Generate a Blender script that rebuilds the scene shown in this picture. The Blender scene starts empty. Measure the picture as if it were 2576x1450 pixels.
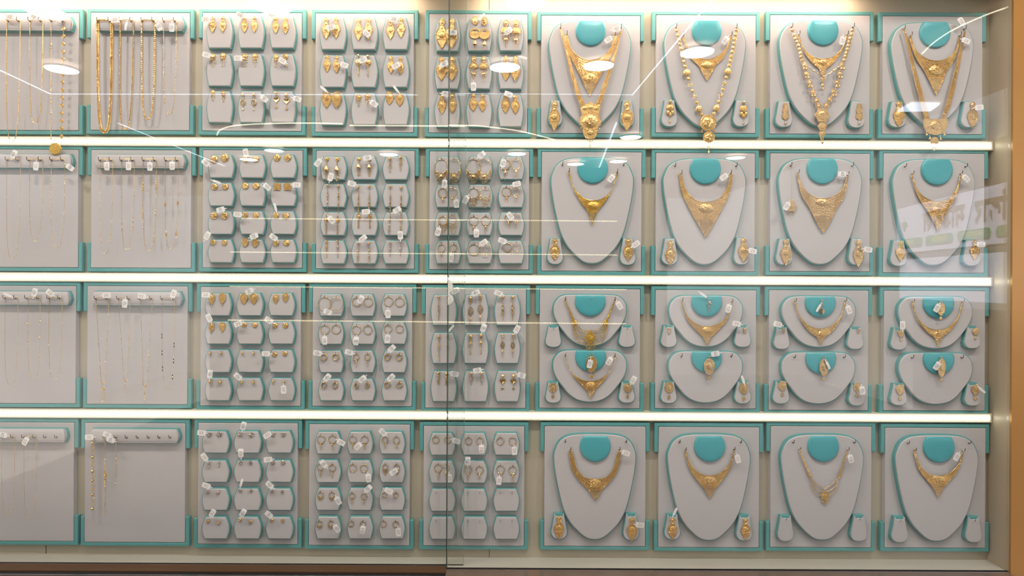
import bpy, math, random
import numpy as np
from mathutils import Matrix, Vector
random.seed(7)
S = bpy.context.scene
COL = S.collection
PI = math.pi

# ------------------------------------------------------------ camera
F, VX, VY, D, CZ = 1640.0, 1230.0, 712.0, 1.5, 1.45
TH = math.radians(0.29)
cd = bpy.data.cameras.new('camera'); cam = bpy.data.objects.new('camera', cd); COL.objects.link(cam)
cd.sensor_width = 36; cd.lens = F * 36 / 2576
cd.shift_x = (1288 - VX) / 2576; cd.shift_y = -(725 - VY) / 2576
cd.clip_start = 0.01; cd.clip_end = 60
c_, s_ = math.cos(TH), math.sin(TH)
cam.matrix_world = Matrix(((c_, -s_, 0, 0), (0, 0, -1, -D), (s_, c_, 0, CZ), (0, 0, 0, 1)))
S.camera = cam

def ray(px, py):
    u, v = (px - VX) / F, -(py - VY) / F
    return u * c_ - v * s_, u * s_ + v * c_
def at(px, py, Y):
    rx, rz = ray(px, py); d = D + Y
    return Vector((rx * d, Y, CZ + rz * d))
def ps(Y): return (D + Y) / F          # metres in one photo pixel at depth Y

# ------------------------------------------------------------ world, exposure
S.view_settings.view_transform = 'Standard'; S.view_settings.look = 'None'
S.view_settings.gamma = 1; S.view_settings.use_curve_mapping = False
S.view_settings.exposure = 0.42
S.cycles.max_bounces = 6; S.cycles.diffuse_bounces = 3; S.cycles.glossy_bounces = 3
S.cycles.transmission_bounces = 4; S.cycles.transparent_max_bounces = 12
S.cycles.caustics_reflective = False; S.cycles.caustics_refractive = False
S.cycles.sample_clamp_indirect = 4
S.cycles.use_denoising = True
WORLD = 0.86
w = bpy.data.worlds.new('world'); S.world = w; w.use_nodes = True
nt = w.node_tree; N = nt.nodes; N.clear()
out = N.new('ShaderNodeOutputWorld'); bg = N.new('ShaderNodeBackground')
tc = N.new('ShaderNodeTexCoord'); sp = N.new('ShaderNodeSeparateXYZ')
mr = N.new('ShaderNodeMapRange'); mr.inputs[1].default_value = -0.6; mr.inputs[2].default_value = 0.5
rp = N.new('ShaderNodeValToRGB')
rp.color_ramp.elements[0].color = (0.42, 0.37, 0.34, 1); rp.color_ramp.elements[1].color = (0.80, 0.86, 1.0, 1)
e = rp.color_ramp.elements.new(0.45); e.color = (0.84, 0.80, 0.79, 1)
nz = N.new('ShaderNodeTexNoise'); nz.inputs['Scale'].default_value = 5.5; nz.inputs['Detail'].default_value = 2   # made-up bright and dark blotches, for contrast in the gold reflections
m2 = N.new('ShaderNodeMapRange'); m2.inputs[1].default_value = .38; m2.inputs[2].default_value = .62; m2.inputs[3].default_value = .55; m2.inputs[4].default_value = 1.45
nt.links.new(tc.outputs['Generated'], nz.inputs['Vector']); nt.links.new(nz.outputs['Fac'], m2.inputs[0])
nt.links.new(tc.outputs['Generated'], sp.inputs[0]); nt.links.new(sp.outputs[2], mr.inputs[0])
nt.links.new(mr.outputs[0], rp.inputs[0]); nt.links.new(rp.outputs[0], bg.inputs[0])
wm = N.new('ShaderNodeMath'); wm.operation = 'MULTIPLY'; wm.inputs[1].default_value = WORLD
nt.links.new(m2.outputs[0], wm.inputs[0]); nt.links.new(wm.outputs[0], bg.inputs[1])
nt.links.new(bg.outputs[0], out.inputs[0])

# unseen fill lamps added in front of the case (set in the ceiling, 2.75 m up)
CEIL = CZ + 1.3
FILL_ROW = [(-1.3, -0.95), (-0.45, -0.95), (0.45, -0.95), (1.3, -0.95)]
FILL_W = 7.0
SUN = 23.0

# ------------------------------------------------------------ materials
def lin(c):
    return tuple(((v / 255) / 12.92 if v / 255 <= .04045 else ((v / 255 + .055) / 1.055) ** 2.4) for v in c) + (1,)
def mat(name, rgb, rough=.6, metal=0, bump=0, bscale=400, var=0, spec=None, coat=0, var_scale=None):
    m = bpy.data.materials.new(name); m.use_nodes = True; n = m.node_tree.nodes; l = m.node_tree.links
    b = n['Principled BSDF']; b.inputs['Base Color'].default_value = lin(rgb)
    b.inputs['Roughness'].default_value = rough; b.inputs['Metallic'].default_value = metal
    if spec is not None: b.inputs['Specular IOR Level'].default_value = spec
    if coat: b.inputs['Coat Weight'].default_value = coat; b.inputs['Coat Roughness'].default_value = .15
    if bump or var:
        t = n.new('ShaderNodeTexCoord'); z = n.new('ShaderNodeTexNoise')
        z.inputs['Scale'].default_value = bscale; z.inputs['Detail'].default_value = 3
        l.new(t.outputs['Object'], z.inputs['Vector'])
    if bump:
        bp = n.new('ShaderNodeBump'); bp.inputs['Strength'].default_value = bump; bp.inputs['Distance'].default_value = .0008
        l.new(z.outputs['Fac'], bp.inputs['Height']); l.new(bp.outputs[0], b.inputs['Normal'])
    if var:
        z2 = n.new('ShaderNodeTexNoise'); z2.inputs['Scale'].default_value = var_scale or bscale * .3
        l.new(t.outputs['Object'], z2.inputs['Vector'])
        mx = n.new('ShaderNodeMix'); mx.data_type = 'RGBA'
        a = lin(rgb); mx.inputs[6].default_value = tuple(v * (1 - var) for v in a[:3]) + (1,)
        mx.inputs[7].default_value = tuple(min(1, v * (1 + var)) for v in a[:3]) + (1,)
        l.new(z2.outputs['Fac'], mx.inputs[0]); l.new(mx.outputs[2], b.inputs['Base Color'])
    return m
def emit(name, rgb, st):
    m = bpy.data.materials.new(name); m.use_nodes = True; n = m.node_tree.nodes; n.clear()
    o = n.new('ShaderNodeOutputMaterial'); e = n.new('ShaderNodeEmission')
    e.inputs[0].default_value = lin(rgb); e.inputs[1].default_value = st
    m.node_tree.links.new(e.outputs[0], o.inputs[0]); return m
M = {}
M['panel'] = mat('board_fabric', (198, 194, 195), .9, bump=.25, bscale=900, var=.03, var_scale=9)
M['pad'] = mat('pad_fabric', (202, 198, 199), .9, bump=.2, bscale=1100)
M['teal'] = mat('teal_leatherette', (98, 168, 168), .42, bump=.12, bscale=700, var=.04, var_scale=20)
M['collar'] = mat('collar_leatherette', (84, 176, 186), .27, bump=.16, bscale=500, var=.03, var_scale=30)
M['gold'] = mat('gold', (240, 206, 142), .17, 1, bump=.25, bscale=2200)
M['gold2'] = mat('yellow_gold', (236, 200, 108), .17, 1, bump=.25, bscale=2200)
M['gold3'] = mat('pale_gold', (240, 210, 158), .17, 1, bump=.25, bscale=2200)
M['goldp'] = mat('polished_gold', (242, 206, 140), .14, 1)
M['silver'] = mat('silver_stone', (215, 200, 190), .14, 1, bump=.5, bscale=1600)
M['steel'] = mat('hook_steel', (120, 104, 98), .35, 1)
M['black'] = mat('black_bead', (18, 18, 22), .25)
M['paper'] = mat('tag_card', (244, 242, 242), .7)
M['ink'] = mat('ink', (38, 32, 48), .7)
M['print'] = mat('ochre_print', (168, 128, 70), .6)
M['wall'] = mat('wall_laminate', (188, 180, 160), .55, bump=.05, bscale=60, var=.05, var_scale=3)
M['ledge'] = mat('case_ledge', (196, 192, 180), .5, var=.04, bscale=30)
M['marble'] = mat('side_marble', (186, 170, 146), .35, var=.16, bscale=24, var_scale=6)
M['pillar'] = mat('gold_laminate', (178, 132, 72), .3, .3, var=.1, bscale=20)
M['gasket'] = mat('black_gasket', (16, 14, 16), .5)
M['alu'] = mat('aluminium', (196, 190, 196), .25, 1)
M['brown_reflection'] = mat('brown_reflection_channel', (122, 88, 62), .3, .6, var=.1, bscale=20)  # brown of the reflected interior put into the metal's own colour
M['sill'] = mat('polished_sill', (164, 138, 122), .22, .7, var=.12, bscale=14)  # brown and purple reflections mixed into the base colour
M['ceil'] = mat('ceiling_plaster', (214, 184, 160), .9)
M['floor'] = mat('floor_tile', (120, 110, 100), .4)
M['dark'] = mat('dark_cabinet', (70, 60, 52), .6)
M['rail'] = mat('light_housing', (226, 222, 200), .4)
M['seam'] = mat('seam', (70, 66, 56), .8)
M['led_far'] = emit('led_far', (255, 236, 190), 7)
M['cove'] = emit('cove_led', (225, 236, 255), 7.5)
M['cove_warm'] = emit('cove_led_warm', (255, 244, 215), 9)
M['disc'] = emit('lamp_face', (250, 252, 255), 22)
M['top'] = emit('top_lamp', (255, 218, 194), 15.0)
M['banner'] = mat('banner_vinyl', (222, 222, 240), .5)
M['green'] = mat('banner_green', (40, 150, 110), .5)
M['yellow'] = mat('banner_yellow', (225, 220, 60), .5)
M['brown'] = mat('banner_brown', (120, 92, 70), .5)
M['white'] = mat('white_plaster', (225, 230, 245), .7)
_m = M['led_far']; _n = _m.node_tree.nodes; _l = _m.node_tree.links
_t = _n.new('ShaderNodeTexCoord'); _x = _n.new('ShaderNodeSeparateXYZ'); _l.new(_t.outputs['Object'], _x.inputs[0])
def _mm(op, a, b=None):
    k = _n.new('ShaderNodeMath'); k.operation = op
    for i, v in enumerate((a, b)):
        if v is None: continue
        if isinstance(v, (int, float)): k.inputs[i].default_value = v
        else: _l.new(v, k.inputs[i])
    return k.outputs[0]
_l.new(_mm('ADD', _mm('MULTIPLY', _mm('GREATER_THAN', _mm('FRACT', _mm('DIVIDE', _x.outputs[0], .0165)), .45), 6.5), 2.0), _n['Emission'].inputs[1])
# LED diffuser: round lens spots on a glowing strip
m = bpy.data.materials.new('led_diffuser'); m.use_nodes = True; n = m.node_tree.nodes; l = m.node_tree.links; n.clear()
o = n.new('ShaderNodeOutputMaterial'); e = n.new('ShaderNodeEmission'); t = n.new('ShaderNodeTexCoord')
sx = n.new('ShaderNodeSeparateXYZ'); l.new(t.outputs['Object'], sx.inputs[0])
def mth(op, a, b=None):
    k = n.new('ShaderNodeMath'); k.operation = op
    for i, v in enumerate((a, b)):
        if v is None: continue
        if isinstance(v, (int, float)): k.inputs[i].default_value = v
        else: l.new(v, k.inputs[i])
    return k.outputs[0]
PITCH = 10.9 * ps(0)
fx = mth('MULTIPLY', mth('SUBTRACT', mth('FRACT', mth('DIVIDE', sx.outputs[0], PITCH)), .5), PITCH)
rr = mth('SQRT', mth('ADD', mth('MULTIPLY', fx, fx), mth('MULTIPLY', sx.outputs[2], sx.outputs[2])))
k = n.new('ShaderNodeMapRange'); k.inputs[1].default_value = .0038; k.inputs[2].default_value = .0050
k.inputs[3].default_value = 1.0; k.inputs[4].default_value = 0.0; l.new(rr, k.inputs[0])
st = mth('ADD', mth('MULTIPLY', k.outputs[0], 5.0), .86)
e.inputs[0].default_value = lin((255, 250, 226)); l.new(st, e.inputs[1]); l.new(e.outputs[0], o.inputs[0])
M['led'] = m
# glass: clear pane with mirror reflections by Fresnel
m = bpy.data.materials.new('pane_glass'); m.use_nodes = True; n = m.node_tree.nodes; l = m.node_tree.links; n.clear()
o = n.new('ShaderNodeOutputMaterial'); mx = n.new('ShaderNodeMixShader'); 
ge = n.new('ShaderNodeNewGeometry'); dt = n.new('ShaderNodeVectorMath'); dt.operation = 'DOT_PRODUCT'
l.new(ge.outputs['Incoming'], dt.inputs[0]); l.new(ge.outputs['Normal'], dt.inputs[1])
frv = mth('ADD', mth('MULTIPLY', mth('POWER', mth('SUBTRACT', 1.0, mth('ABSOLUTE', dt.outputs['Value'])), 5.0), .96), .042)
tr = n.new('ShaderNodeBsdfTransparent'); tr.inputs[0].default_value = (.975, .985, .98, 1)
gl = n.new('ShaderNodeBsdfGlossy'); gl.inputs['Roughness'].default_value = 0.0
l.new(frv, mx.inputs[0]); l.new(tr.outputs[0], mx.inputs[1]); l.new(gl.outputs[0], mx.inputs[2])
l.new(mx.outputs[0], o.inputs[0]); M['glass'] = m
M['glass_edge'] = mat('glass_edge', (150, 178, 166), .2, .2)
m = bpy.data.materials.new('clear_plastic'); m.use_nodes = True; b = m.node_tree.nodes['Principled BSDF']
b.inputs['Base Color'].default_value = (.8, .8, .74, 1); b.inputs['Roughness'].default_value = .12; b.inputs['Alpha'].default_value = .55
M['plastic'] = m

# ------------------------------------------------------------ mesh builder (pixel units, x right, z down, t toward viewer)
_p = (1 + 5 ** .5) / 2
ICO = np.array([(-1, _p, 0), (1, _p, 0), (-1, -_p, 0), (1, -_p, 0), (0, -1, _p), (0, 1, _p), (0, -1, -_p), (0, 1, -_p), (_p, 0, -1), (_p, 0, 1), (-_p, 0, -1), (-_p, 0, 1)]) / math.hypot(1, _p)
ICOF = [(0, 11, 5), (0, 5, 1), (0, 1, 7), (0, 7, 10), (0, 10, 11), (1, 5, 9), (5, 11, 4), (11, 10, 2), (10, 7, 6), (7, 1, 8), (3, 9, 4), (3, 4, 2), (3, 2, 6), (3, 6, 8), (3, 8, 9), (4, 9, 5), (2, 4, 11), (6, 2, 10), (8, 6, 7), (9, 8, 1)]
_rt = random.Random(11)
class MB:
    def __init__(s): s.V = []; s.F = []; s.n = 0
    def add(s, v, f):
        v = np.asarray(v, float); s.V.append(v); k = s.n
        s.F += [tuple(i + k for i in q) for q in f]; s.n += len(v); return s
    def ell(s, x, z, t, rx, rz, rt, rot=0):
        v = ICO * (rx, rt, rz)
        q = _rt.uniform(-.4, .4); c, d = math.cos(q), math.sin(q)
        v = np.stack([v[:, 0], v[:, 1] * c - v[:, 2] * d, v[:, 1] * d + v[:, 2] * c], 1)
        q = _rt.uniform(-.35, .35); c, d = math.cos(q), math.sin(q)
        v = np.stack([v[:, 0] * c - v[:, 1] * d, v[:, 0] * d + v[:, 1] * c, v[:, 2]], 1)
        if rot:
            c, q = math.cos(rot), math.sin(rot)
            v = np.stack([v[:, 0] * c - v[:, 2] * q, v[:, 1], v[:, 0] * q + v[:, 2] * c], 1)
        return s.add(v + (x, t, z), ICOF)
    def ball(s, x, z, r, t=None):       # rounder bead
        t = r if t is None else t; rings = 5; seg = 8; v = [(x, t, z - r)]
        for i in range(1, rings):
            a = PI * i / rings
            for j in range(seg):
                b = 2 * PI * j / seg; v.append((x + r * math.sin(a) * math.cos(b), t + r * math.sin(a) * math.sin(b), z - r * math.cos(a)))
        v.append((x, t, z + r)); f = []
        for j in range(seg):
            f.append((0, 1 + j, 1 + (j + 1) % seg))
            for i in range(rings - 2):
                a = 1 + i * seg; f.append((a + j, a + seg + j, a + seg + (j + 1) % seg, a + (j + 1) % seg))
            a = 1 + (rings - 2) * seg; f.append((a + (j + 1) % seg, a + j, len(v) - 1))
        return s.add(v, f)
    def prism(s, pts, t0, t1, bev=0, ins=None):
        p = np.array(pts, float); c = p.mean(0); n = len(p)
        d = p - c; L = np.linalg.norm(d, axis=1).max()
        rings = [(p, t0)]
        if bev:
            rings.append((p, t1 - bev)); rings.append((c + d * (1 - .3 * bev / L), t1 - bev * .3)); rings.append((c + d * (1 - bev / L), t1))
        else: rings.append((p if ins is None else c + d * ins, t1))
        v = []; 
        for q, t in rings: v += [(a, t, b) for a, b in q]
        f = [tuple(range(n))]
        for k in range(len(rings) - 1):
            for i in range(n): f.append((k * n + i, k * n + (i + 1) % n, (k + 1) * n + (i + 1) % n, (k + 1) * n + i))
        f.append(tuple((len(rings) - 1) * n + i for i in reversed(range(n))))
        return s.add(v, f)
    def dome(s, x, z, rx, rz, t0, t1, seg=14):
        v = []; f = []
        prof = [(1, t0), (.97, t0 + (t1 - t0) * .35), (.72, t0 + (t1 - t0) * .75), (.38, t0 + (t1 - t0) * .95)]
        for q, t in prof: v += [(x + rx * q * math.cos(2 * PI * i / seg), t, z + rz * q * math.sin(2 * PI * i / seg)) for i in range(seg)]
        v.append((x, t1, z))
        for k in range(3):
            for i in range(seg): f.append((k * seg + i, k * seg + (i + 1) % seg, (k + 1) * seg + (i + 1) % seg, (k + 1) * seg + i))
        for i in range(seg): f.append((3 * seg + i, 3 * seg + (i + 1) % seg, 4 * seg))
        f.append(tuple(reversed(range(seg))))
        return s.add(v, f)
    def tube(s, path, r, sides=5, closed=False):
        P = np.array(path, float); n = len(P)
        T = np.roll(P, -1, 0) - np.roll(P, 1, 0)
        if not closed: T[0] = P[1] - P[0]; T[-1] = P[-1] - P[-2]
        T /= np.maximum(np.linalg.norm(T, axis=1)[:, None], 1e-9)
        up = np.array((0, 1., 0)); v = []
        R = r if hasattr(r, '__len__') else [r] * n
        for p, t, q in zip(P, T, R):
            u = up if abs(t[1]) < .9 else np.array((1., 0, 0))
            a = np.cross(t, u); a /= np.linalg.norm(a); b = np.cross(t, a)
            v += [p + q * (a * math.cos(2 * PI * i / sides) + b * math.sin(2 * PI * i / sides)) for i in range(sides)]
        f = []
        for k in range(n if closed else n - 1):
            a, b = k * sides, ((k + 1) % n) * sides
            for i in range(sides): f.append((a + i, a + (i + 1) % sides, b + (i + 1) % sides, b + i))
        if not closed: f += [tuple(range(sides)), tuple((n - 1) * sides + i for i in reversed(range(sides)))]
        return s.add(v, f)
    def ring(s, x, z, R, r, t=None, sx=1, seg=30, sides=6, wob=0):
        t = r if t is None else t
        return s.tube([(x + R * sx * math.cos(2 * PI * i / seg), t, z + R * math.sin(2 * PI * i / seg)) for i in range(seg)],
                      [r * (1 + wob * (i % 2)) for i in range(seg)], sides, True)
    def box(s, x0, x1, z0, z1, t0, t1):
        v = [(x, t, z) for t in (t0, t1) for x in (x0, x1) for z in (z0, z1)]
        return s.add(v, [(0, 2, 3, 1), (4, 5, 7, 6), (0, 1, 5, 4), (2, 6, 7, 3), (0, 4, 6, 2), (1, 3, 7, 5)])
    def mesh(s, name, m, k, smooth=False):
        me = bpy.data.meshes.new(name); V = np.concatenate(s.V) * (k, -k, -k)
        me.from_pydata(V.tolist(), [], s.F); me.materials.append(M[m] if isinstance(m, str) else m)
        me.validate(); me.update()
        if smooth: me.polygons.foreach_set('use_smooth', [True] * len(me.polygons))
        return me
def link(name, me, parent=None, loc=None, **props):
    o = bpy.data.objects.new(name, me); COL.objects.link(o)
    if parent: o.parent = parent
    if loc is not None: o.location = loc
    for k, v in props.items():
        if v: o[k] = v
    return o
def tree_copy(o, loc):
    r = o.copy(); COL.objects.link(r); r.location = loc
    for ch in list(o.children):
        c = ch.copy(); COL.objects.link(c); c.parent = r
        for g in list(ch.children):
            d = g.copy(); COL.objects.link(d); d.parent = c
    return r
LAB = {}
def setlab(o, label, cat, group=None):
    o['label'] = label; o['category'] = cat
    if group: o['group'] = group
    LAB.setdefault(label, []).append(o.name)
    n_ = len(label.split())
    if n_ > 16 or n_ < 4: print('LABEL LEN', n_, label)
def wbox(name, x0, x1, y0, y1, z0, z1, m, parent=None, **props):
    b = MB(); b.box(x0, x1, -z1, -z0, -y1, -y0)
    return link(name, b.mesh(name, m, 1), parent, **props)
def interp(poly, n):
    P = np.array(poly, float); d = np.r_[0, np.cumsum(np.linalg.norm(np.diff(P, axis=0), axis=1))]
    s = np.linspace(0, d[-1], n)
    return np.stack([np.interp(s, d, P[:, k]) for k in range(P.shape[1])], 1)
def plen(poly):
    return float(np.linalg.norm(np.diff(np.array(poly, float), axis=0), axis=1).sum())
def smooth_poly(P, k=4, closed=False):
    P = [np.array(p, float) for p in P]; n = len(P); out = []
    for i in range(n if closed else n - 1):
        g = lambda j: P[j % n] if closed else P[min(max(j, 0), n - 1)]
        a, b, c, d = g(i - 1), g(i), g(i + 1), g(i + 2)
        for q in range(k):
            t = q / k
            out.append(.5 * (2 * b + (c - a) * t + (2 * a - 5 * b + 4 * c - d) * t * t + (3 * b - a - 3 * c + d) * t ** 3))
    if not closed: out.append(P[-1])
    return out

# ------------------------------------------------------------ setting
xr = at(2485, 725, 0).x; xl = at(-260, 725, 0).x
zl = at(2481, 1409, 0).z; zt = at(1288, -75, 0).z
wbox('wall_back', xl, xr + .02, 0.0, .03, zl - .02, zt + .02, 'wall', kind='structure', label='cream laminate back wall of the showcase behind the boards', category='wall')
wbox('wall_right', xr, xr + .03, -.0635, 0.0, zl - .02, zt + .02, 'marble', kind='structure', label='pale stone side wall at the right end of the showcase', category='wall')
wbox('trim_1', xr, xr + .2, -.070, -.0640, .0, CEIL, 'pillar', kind='structure', label='gold laminate pillar at the right edge of the showcase', category='pillar')
wbox('trim_2', xl, xr, -.041, .0, zl - .03, zl, 'ledge', kind='structure', label='pale inner ledge under the bottom row of boards', category='ledge')
xg = at(1127, 725, -.06).x; xg2 = at(1169, 725, -.045).x
wbox('trim_3', xg, xr, -.0585, -.041, zl - .03, zl, 'ledge', kind='structure', label='front strip of the ledge behind the right glass pane', category='ledge')
wbox('trim_4', xl, xg2, -.0445, -.041, zl - .03, zl + .0012, 'gasket', kind='structure', label='black gasket under the left glass pane', category='gasket')
wbox('trim_5', xl, xg, -.0475, -.0445, zl - .03, zl + .0006, 'alu', kind='structure', label='thin silver track edge in front of left pane', category='track')
wbox('trim_6', xl, xg, -.080, -.0475, zl - .03, zl, 'brown_reflection', kind='structure', label='track channel coloured brown like its reflections along the bottom left', category='track')
wbox('trim_7', xl, xg, -.097, -.080, zl - .03, zl - .002, 'gasket', kind='structure', label='black recess between the two tracks at bottom left', category='track')
wbox('trim_8', xl, xg, -.101, -.097, zl - .03, zl, 'alu', kind='structure', label='silver outer rail at the bottom left corner', category='track')
wbox('trim_9', xg, xr, -.0635, -.0585, zl - .03, zl + .0015, 'gasket', kind='structure', label='black gasket under the right glass pane', category='gasket')
wbox('trim_10', xg, xr, -.066, -.0635, zl - .03, zl + .0005, 'alu', kind='structure', label='silver line in front of the right pane gasket', category='track')
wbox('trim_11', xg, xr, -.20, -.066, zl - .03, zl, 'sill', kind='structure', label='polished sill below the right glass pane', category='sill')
wbox('trim_12', xl, xg, -.20, -.101, zl - .03, zl - .001, 'dark', kind='structure', label='dark counter front below the left track', category='sill')
wbox('wall_below', xl, xr, -.20, .03, 0, zl - .03, 'dark', kind='structure', label='dark cabinet front below the showcase', category='wall')
wbox('floor', -5, 5, -9, .03, -.05, 0, 'floor', kind='structure', label='tiled shop floor', category='floor')
wbox('ceiling', -5, 3.4, -8.5, -.12, CEIL, CEIL + .1, 'ceil', kind='structure', label='pale shop ceiling', category='ceiling')
wbox('trim_13', xl, xr, -.20, .03, zt + .02, CEIL + .1, 'wall', kind='structure', label='fascia above the showcase', category='fascia')
for k, (px, py0, py1) in enumerate(((1231, -20, 30), (1231, 342, 348), (1231, 368, 372), (130, 340, 347), (130, 1045, 1055), (1231, 1380, 1407), (116, 1373, 1394), (1237, 1042, 1062))):
    a, b = at(px, py0, 0), at(px, py1, 0)
    wbox('trim_%d' % (14 + k), a.x - .0006, a.x + .0006, -.0006, 0, b.z, a.z, 'seam', kind='structure', label='dark vertical joint in the cream back wall', category='seam', group='joints in the back wall')

# glass panes
def pane(x0, x1, y, label):
    b = MB(); b.box(x0, x1, -(zt + .02), -(zl + .0015), -(y + .0), -(y - .005))
    r = link('sliding_glass_pane', b.mesh('glass', 'glass', 1)); setlab(r, label, 'glass pane', 'sliding panes of the showcase')
    return r
pr = pane(xg, xr - .0005, -.0575, 'right sliding glass pane whose dark left edge crosses the fifth column of boards')
pl = pane(xl, xg2, -.0425, 'left sliding glass pane whose right edge ends inside the fifth column of boards')
wbox('edge_strip', xg - .0012, xg - .0001, -.0630, -.0575, zl + .0016, zt + .02, 'gasket', pr, label='dark edge strip')
wbox('polished_edge', xg + .0001, xg + .0018, -.0572, -.0567, zl + .0016, zt + .02, 'glass_edge', pr, label='pale green cut edge')
wbox('polished_edge', xg2 + .0001, xg2 + .0009, -.0470, -.0425, zl + .0016, zt + .02, 'glass_edge', pl, label='pale green cut edge')
# crumpled clear film on the pane edge
b = MB(); k = ps(-.066); o0 = at(1127, 700, -.066)
pts = [(0, 0), (7, 0), (9, 10), (13, 18), (12, 27), (6, 34), (3, 40), (9, 44), (15, 52), (13, 60), (6, 66), (0, 68)]
b.prism([(p[0] + random.uniform(-.5, .5), p[1]) for p in pts], 0, 1.2, ins=.9)
for i in range(26):
    z = random.uniform(3, 64); x = random.uniform(0, 9 if 12 < z < 30 or z > 45 else 4)
    b.ell(x, z, 1.4, random.uniform(.6, 2.2), random.uniform(1, 4), .8, random.uniform(-1, 1))
fl = link('clear_film', b.mesh('clear_film', 'plastic', k), None, o0)
setlab(fl, 'crumpled clear plastic film stuck on the dark edge of the right glass pane', 'plastic film')

# LED strips between the rows
for i, (ya, yb, nm) in enumerate(((355.5, 367, 'top and second'), (697, 708.5, 'second and third'), (1038, 1053, 'third and bottom'))):
    p = at(1230, (ya + yb) / 2, -.012); h = 9.3 * ps(-.012); xe = xr - .001
    r = link('led_strip_light', None, None, (0, 0, p.z))
    setlab(r, 'glowing white led strip light running between the %s rows' % nm, 'strip light', 'strip lights between the board rows')
    b = MB(); b.box(xl, xe - .004, -h, h, .010, .014); link('diffuser', b.mesh('diffuser', 'led', 1), r)
    b = MB(); b.box(xl, xe - .004, -h - .002, -h, 0, .0155); b.box(xl, xe - .004, h, h + .002, 0, .0155); b.box(xl, xe - .004, -h, h, 0, .0099)
    link('housing', b.mesh('housing', 'rail', 1), r)
    b = MB(); b.box(xe - .004, xe, -h - .002, h + .002, 0, .016); link('end_cap', b.mesh('end_cap', 'rail', 1), r)
# warm lamp at the top of the case
r = link('top_strip_light', None, None, (0, 0, at(1230, -30, -.05).z))
setlab(r, 'warm strip light at the top of the showcase just above the frame', 'strip light')
for pa, pb in ((-260, 1045), (1205, 2180)):
    b = MB(); b.box(at(pa, 0, -.05).x, at(pb, 0, -.05).x, -.004, .004, .026, .056); link('tube', b.mesh('tube', 'top', 1), r)
b = MB(); b.box(xl, xr - .002, -.010, -.0042, 0, .060); link('housing', b.mesh('housing', 'rail', 1), r)

# ------------------------------------------------------------ boards
BB = {}   # (row,col): front outer rectangle in photo pixels
raw = {1: [(-62, 22, 208, 338), (218, 22, 487, 338), (499, 22.4, 769, 340), (783, 24, 1051, 343), (1069, 25.4, 1337, 345), (1351, 29.4, 1620, 346), (1640, 28.3, 1911, 345), (1927, 28.3, 2198, 347.6), (2210, 31, 2481, 348)],
       2: [(-64, 366, 207, 683), (219, 367.5, 491, 684.6), (500, 368, 771, 684.7), (785, 369, 1053, 687), (1070, 371, 1341, 689), (1352, 372.4, 1624, 692.8), (1639, 375, 1909, 693.5), (1927, 376, 2198, 693.5), (2212, 376, 2486, 697)],
       3: [(-68, 709, 201, 1025.6), (209, 710, 482, 1028), (494, 712.5, 767, 1032), (776, 713, 1047, 1033), (1060, 717, 1333, 1037.5), (1347, 717.5, 1620, 1038), (1638, 720, 1912, 1039), (1924, 720.6, 2194, 1043), (2213, 722, 2488, 1044)],
       4: [(-78, 1053, 196, 1372), (203, 1054.6, 476, 1375), (488, 1054.6, 759, 1380), (767, 1058, 1041, 1383), (1055, 1062.4, 1329, 1384), (1359, 1063, 1634, 1385), (1646, 1065, 1919.6, 1388), (1928, 1063, 2202, 1388), (2216, 1067, 2489, 1389)]}
ROWN = {1: 'top row', 2: 'second row', 3: 'third row', 4: 'bottom row'}
COLN = ['leftmost', 'second', 'third', 'fourth', 'fifth', 'sixth', 'seventh', 'eighth', 'rightmost']
def bname(r, c): return '%s board in the %s' % (COLN[c - 1], ROWN[r])
YP, YR, YF = -.0130, -.0125, -.0255   # panel front, rail front, pad face
LOOK = {(1, 1): 'hook bar of long chains and a coin pendant', (1, 2): 'hook bar of four thick chains', (2, 1): 'hook bar of three thin chains', (2, 2): 'hook bar of four thin chains',
        (3, 1): 'hook bar of three fine chains', (3, 2): 'hook bar of four chains, three with pendants', (4, 1): 'hook bar of two chains', (4, 2): 'hook bar of three bracelets'}
BOARD = {}
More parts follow.
